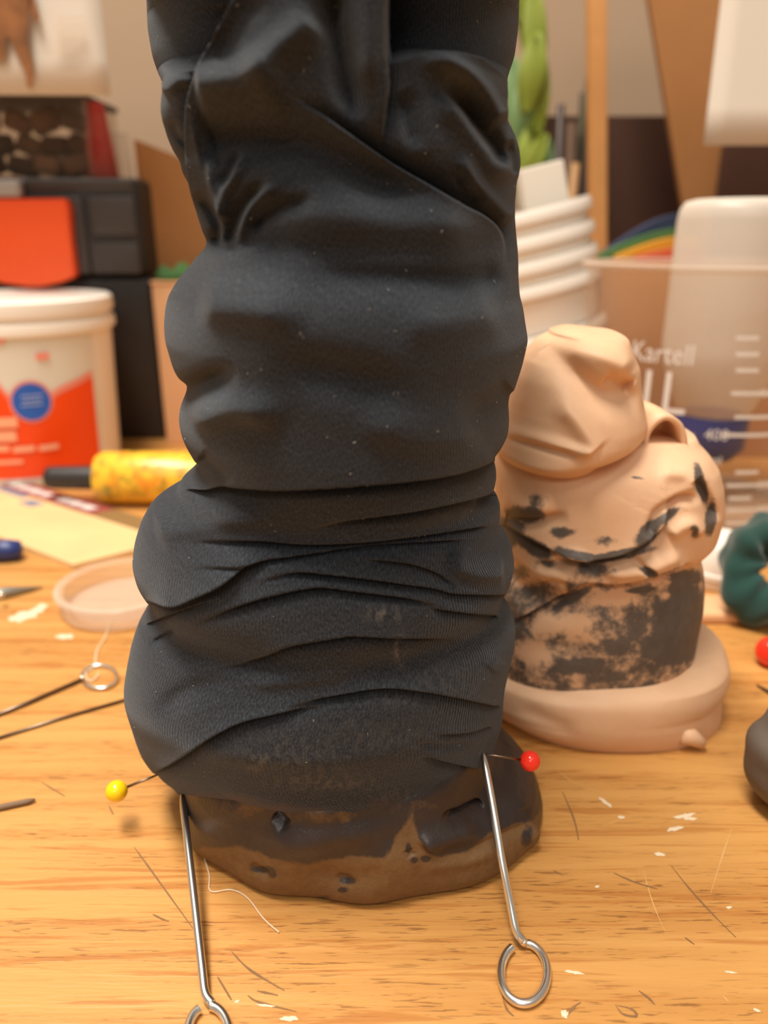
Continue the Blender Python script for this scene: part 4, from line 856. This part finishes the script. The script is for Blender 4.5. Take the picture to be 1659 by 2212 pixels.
Vp, Fp = wrap_patch((ux, uy, 0), tub_r, lambda u, v: (-2.6+(aR+2.6)*u, zlb+(zlt-zlb)*v), 60, 2, .0003); lb = mesh_obj('label', Vp, Fp, M['labelwhite'], tu)
def lab(name, m, fn, nu, nv, dr): Vv, Ff = wrap_patch((ux, uy, 0), tub_r, fn, nu, nv, dr); return mesh_obj(name, Vv, Ff, M[m], lb)
knots = [(-2.6, on_tub(-60, 790)[1]), (on_tub(-20, 820)[0], on_tub(-20, 820)[1]), (on_tub(40, 888)[0], on_tub(40, 888)[1]), (on_tub(70, 892)[0], on_tub(70, 892)[1]), (on_tub(130, 850)[0], on_tub(130, 850)[1]), (aR-.05, on_tub(205, 812)[1])]
ka = np.array(knots)
def vtop(a): return float(np.interp(a, ka[:, 0], ka[:, 1]))
lab('orange_band', 'labelorange', lambda u, v: ((lambda a: (a, zlb+.002+(vtop(a)-zlb-.002)*v))(-2.6+(aR-.06+2.6)*u)), 90, 3, .0006)
lab('pink_edge', 'labelpink', lambda u, v: ((lambda a: (a, vtop(a)+.0003+.0035*v))(-2.6+(aR-.06+2.6)*u)), 90, 1, .0006)
ac, zc3 = on_tub(68, 868); rb = .0098
lab('badge_ring', 'labelpink', lambda u, v: (ac+(rb*1.14*v)*math.cos(2*math.pi*u)/ur, zc3+(rb*1.14*v)*math.sin(2*math.pi*u)), 32, 2, .0009)
lab('blue_badge', 'labelblue', lambda u, v: (ac+(rb*v)*math.cos(2*math.pi*u)/ur, zc3+(rb*v)*math.sin(2*math.pi*u)), 32, 2, .0012)
def lline(xa, xb, y, h, m): 
    a0, z0_ = on_tub(xa, y); a1, _ = on_tub(xb, y); lab('printed_line', m, lambda u, v: (a0+(a1-a0)*u, z0_+(v-.5)*h), 12, 1, .0015)
for xa, xb, y, h, m in [(45, 92, 856, .001, 'bluetext'), (48, 90, 866, .001, 'bluetext'), (46, 92, 876, .001, 'bluetext'), (-40, 38, 914, .0055, 'labelcream'), (-40, 36, 944, .0055, 'labelcream'), (-40, 20, 970, .003, 'labelcream'), (28, 76, 972, .003, 'labelcream'), (84, 128, 969, .003, 'labelcream'), (-30, 50, 1000, .002, 'labelcream'), (76, 104, 770, .0035, 'labelpink'), (-30, 10, 735, .003, 'labelpink')]: lline(xa, xb, y, h, m)

# yellow patterned bottle on its side with black cap
yb = thing('glue_bottle', 'yellow patterned bottle lying on its side with a black nozzle', 'bottle', (-.12, .372, 0)); yy = .372; yr = .0132
RX = Matrix.Rotation(math.radians(90), 3, 'Y'); xa = at_y(212, 1035, yy)[0]; xb = at_y(470, 1035, yy)[0]; Lb = xb-xa
lathe_obj('bottle_body', [(0, 0), (yr*.6, 0), (yr*.9, .001), (yr, .004), (yr, Lb-.003), (yr*.9, Lb), (0, Lb)], M['ylabel'], yb, 48, (xa, yy, yr), rot=RX)
xn = at_y(100, 1035, yy)[0]
lathe_obj('nozzle', [(0, 0), (.0042, 0), (.0055, .001), (.0058, .004), (.0062, xa-xn-.001), (.0062, xa-xn+.001), (0, xa-xn+.001)], M['black'], yb, 32, (xn, yy, yr), rot=RX)
# printed card packet
c1 = on_z(160, 1230, 0.0); c2 = on_z(425, 1164, 0.0); c3 = on_z(-40, 1022, 0.0)
ex = c2-c1; ey = c3-c2; Ly = np.linalg.norm(ey)
pk = thing('card_packet', 'cream card packet with maroon strip lying on the bench at left', 'packet', (c1+c3)/2)
def cardq(name, u0, u1, v0, v1, z0_, z1_, m, bev=0):
    pts = [c1+ex*u+ey*v for u, v in ((u0, v0), (u1, v0), (u1, v1), (u0, v1))]
    V = [p+np.array([0, 0, z0_]) for p in pts]+[p+np.array([0, 0, z1_]) for p in pts]
    return mesh_obj(name, V, [(3, 2, 1, 0), (4, 5, 6, 7), (0, 1, 5, 4), (1, 2, 6, 5), (2, 3, 7, 6), (3, 0, 4, 7)], m, pk, False)
cardq('card', 0, 1, 0, 1.0, 0.0, .0022, M['cream'])
# strip along the far edge (u close to 1)
cardq('maroon_strip', .78, 1.0, .32, 1.0, .0022, .0026, M['maroon']); cardq('olive_strip', .78, 1.0, .0, .32, .0022, .0026, M['olive'])
for i, (v0, v1) in enumerate([(.36, .41), (.42, .46), (.47, .52), (.56, .60), (.61, .66), (.67, .71), (.72, .77), (.78, .83), (.86, .90), (.91, .96)]): cardq('white_lettering', .84, .93, v0, v1, .0026, .0028, M['inkwhite'])
for u0, u1, v0, v1 in [(.60, .72, .50, .56), (.42, .52, .62, .68), (.70, .78, .60, .74)]: cardq('blue_spot', u0, u1, v0, v1, .0022, .0025, M['bluegrey'])
a, b = on_z(-70, 1190, .005), on_z(48, 1188, .0042); tag(tube_obj('blue_marker', [a, a+(b-a)*.75, b-(b-a)*.05, b], [.0048, .0046, .0040, .0018], M['navy'], None, 16), 'dark blue marker end poking in at the left edge', 'marker')
# pointed steel tool
a = on_z(-60, 1292, .0024); b = on_z(92, 1268, .0010); kn = thing('steel_blade', 'pointed grey steel tool with rivet at the left edge', 'tool', on_z(0, 1290, 0))
tube_obj('blade', [a, a+(b-a)*.45, b], [.0024, .0022, .0003], M['grey'], kn, 12); p = on_z(2, 1285, .005); ball_obj('rivet', p, .0012, M['steel'], kn, 16)
# clear dish
dc = on_z(266, 1272, .006); dr_ = .0232; ds = thing('clear_dish', 'shallow clear plastic dish lying left of the black figure', 'dish', (dc[0], dc[1], 0))
lathe_obj('dish_wall', [(0, .0004), (dr_-.003, 0), (dr_-.001, .0006), (dr_, .0075), (dr_-.0008, .0082), (dr_-.0025, .0078), (dr_-.0045, .0018), (0, .0014)], M['milky'], ds, 64, (dc[0], dc[1], 0))
lathe_obj('dish_rim', [(dr_-.0005, .0070), (dr_+.0008, .0074), (dr_+.0006, .0086), (dr_-.0012, .0086)], M['milky'], ds, 64, (dc[0], dc[1], 0))
tag(tube_obj('nylon_thread', catmull([on_z(x, y, .0004) for x, y in [(238, 1345), (228, 1375), (210, 1405), (204, 1440), (188, 1450), (186, 1465), (200, 1470), (214, 1455)]], 6), .00035, M['thread'], None, 6), 'clear nylon thread curling from the dish towards the loop pin', 'thread')
# more wire pins lying on the bench
r1 = thing('loop_pin', 'blurred wire pin with loop end lying left of the trouser leg', 'pin', on_z(215, 1460, 0)); shank_ = [on_z(-60, 1565, .0008), on_z(60, 1518, .0008), on_z(176, 1468, .0008)]
tube_obj('shank', shank_, .0006, M['darksteel'], r1, 8); tube_obj('loop', [on_z(215+38*math.cos(a), 1462+25*math.sin(a), .0008) for a in np.linspace(math.radians(170), math.radians(510), 30)], .0006, M['steel'], r1, 8)
tag(tube_obj('wire_rod', [on_z(-60, 1612, .0006), on_z(120, 1555, .0006), on_z(300, 1503, .0006)], .00045, M['darksteel'], None, 8), 'thin straight wire lying below the blurred loop pin', 'wire')
tag(tube_obj('pale_stick', [on_z(-60, 1757, .0008), on_z(60, 1731, .0008), on_z(76, 1727, .0008)], [.0008, .0007, .0003], M['scrapb'], None, 8), 'thin pale stick tip at the left edge of the bench', 'stick')
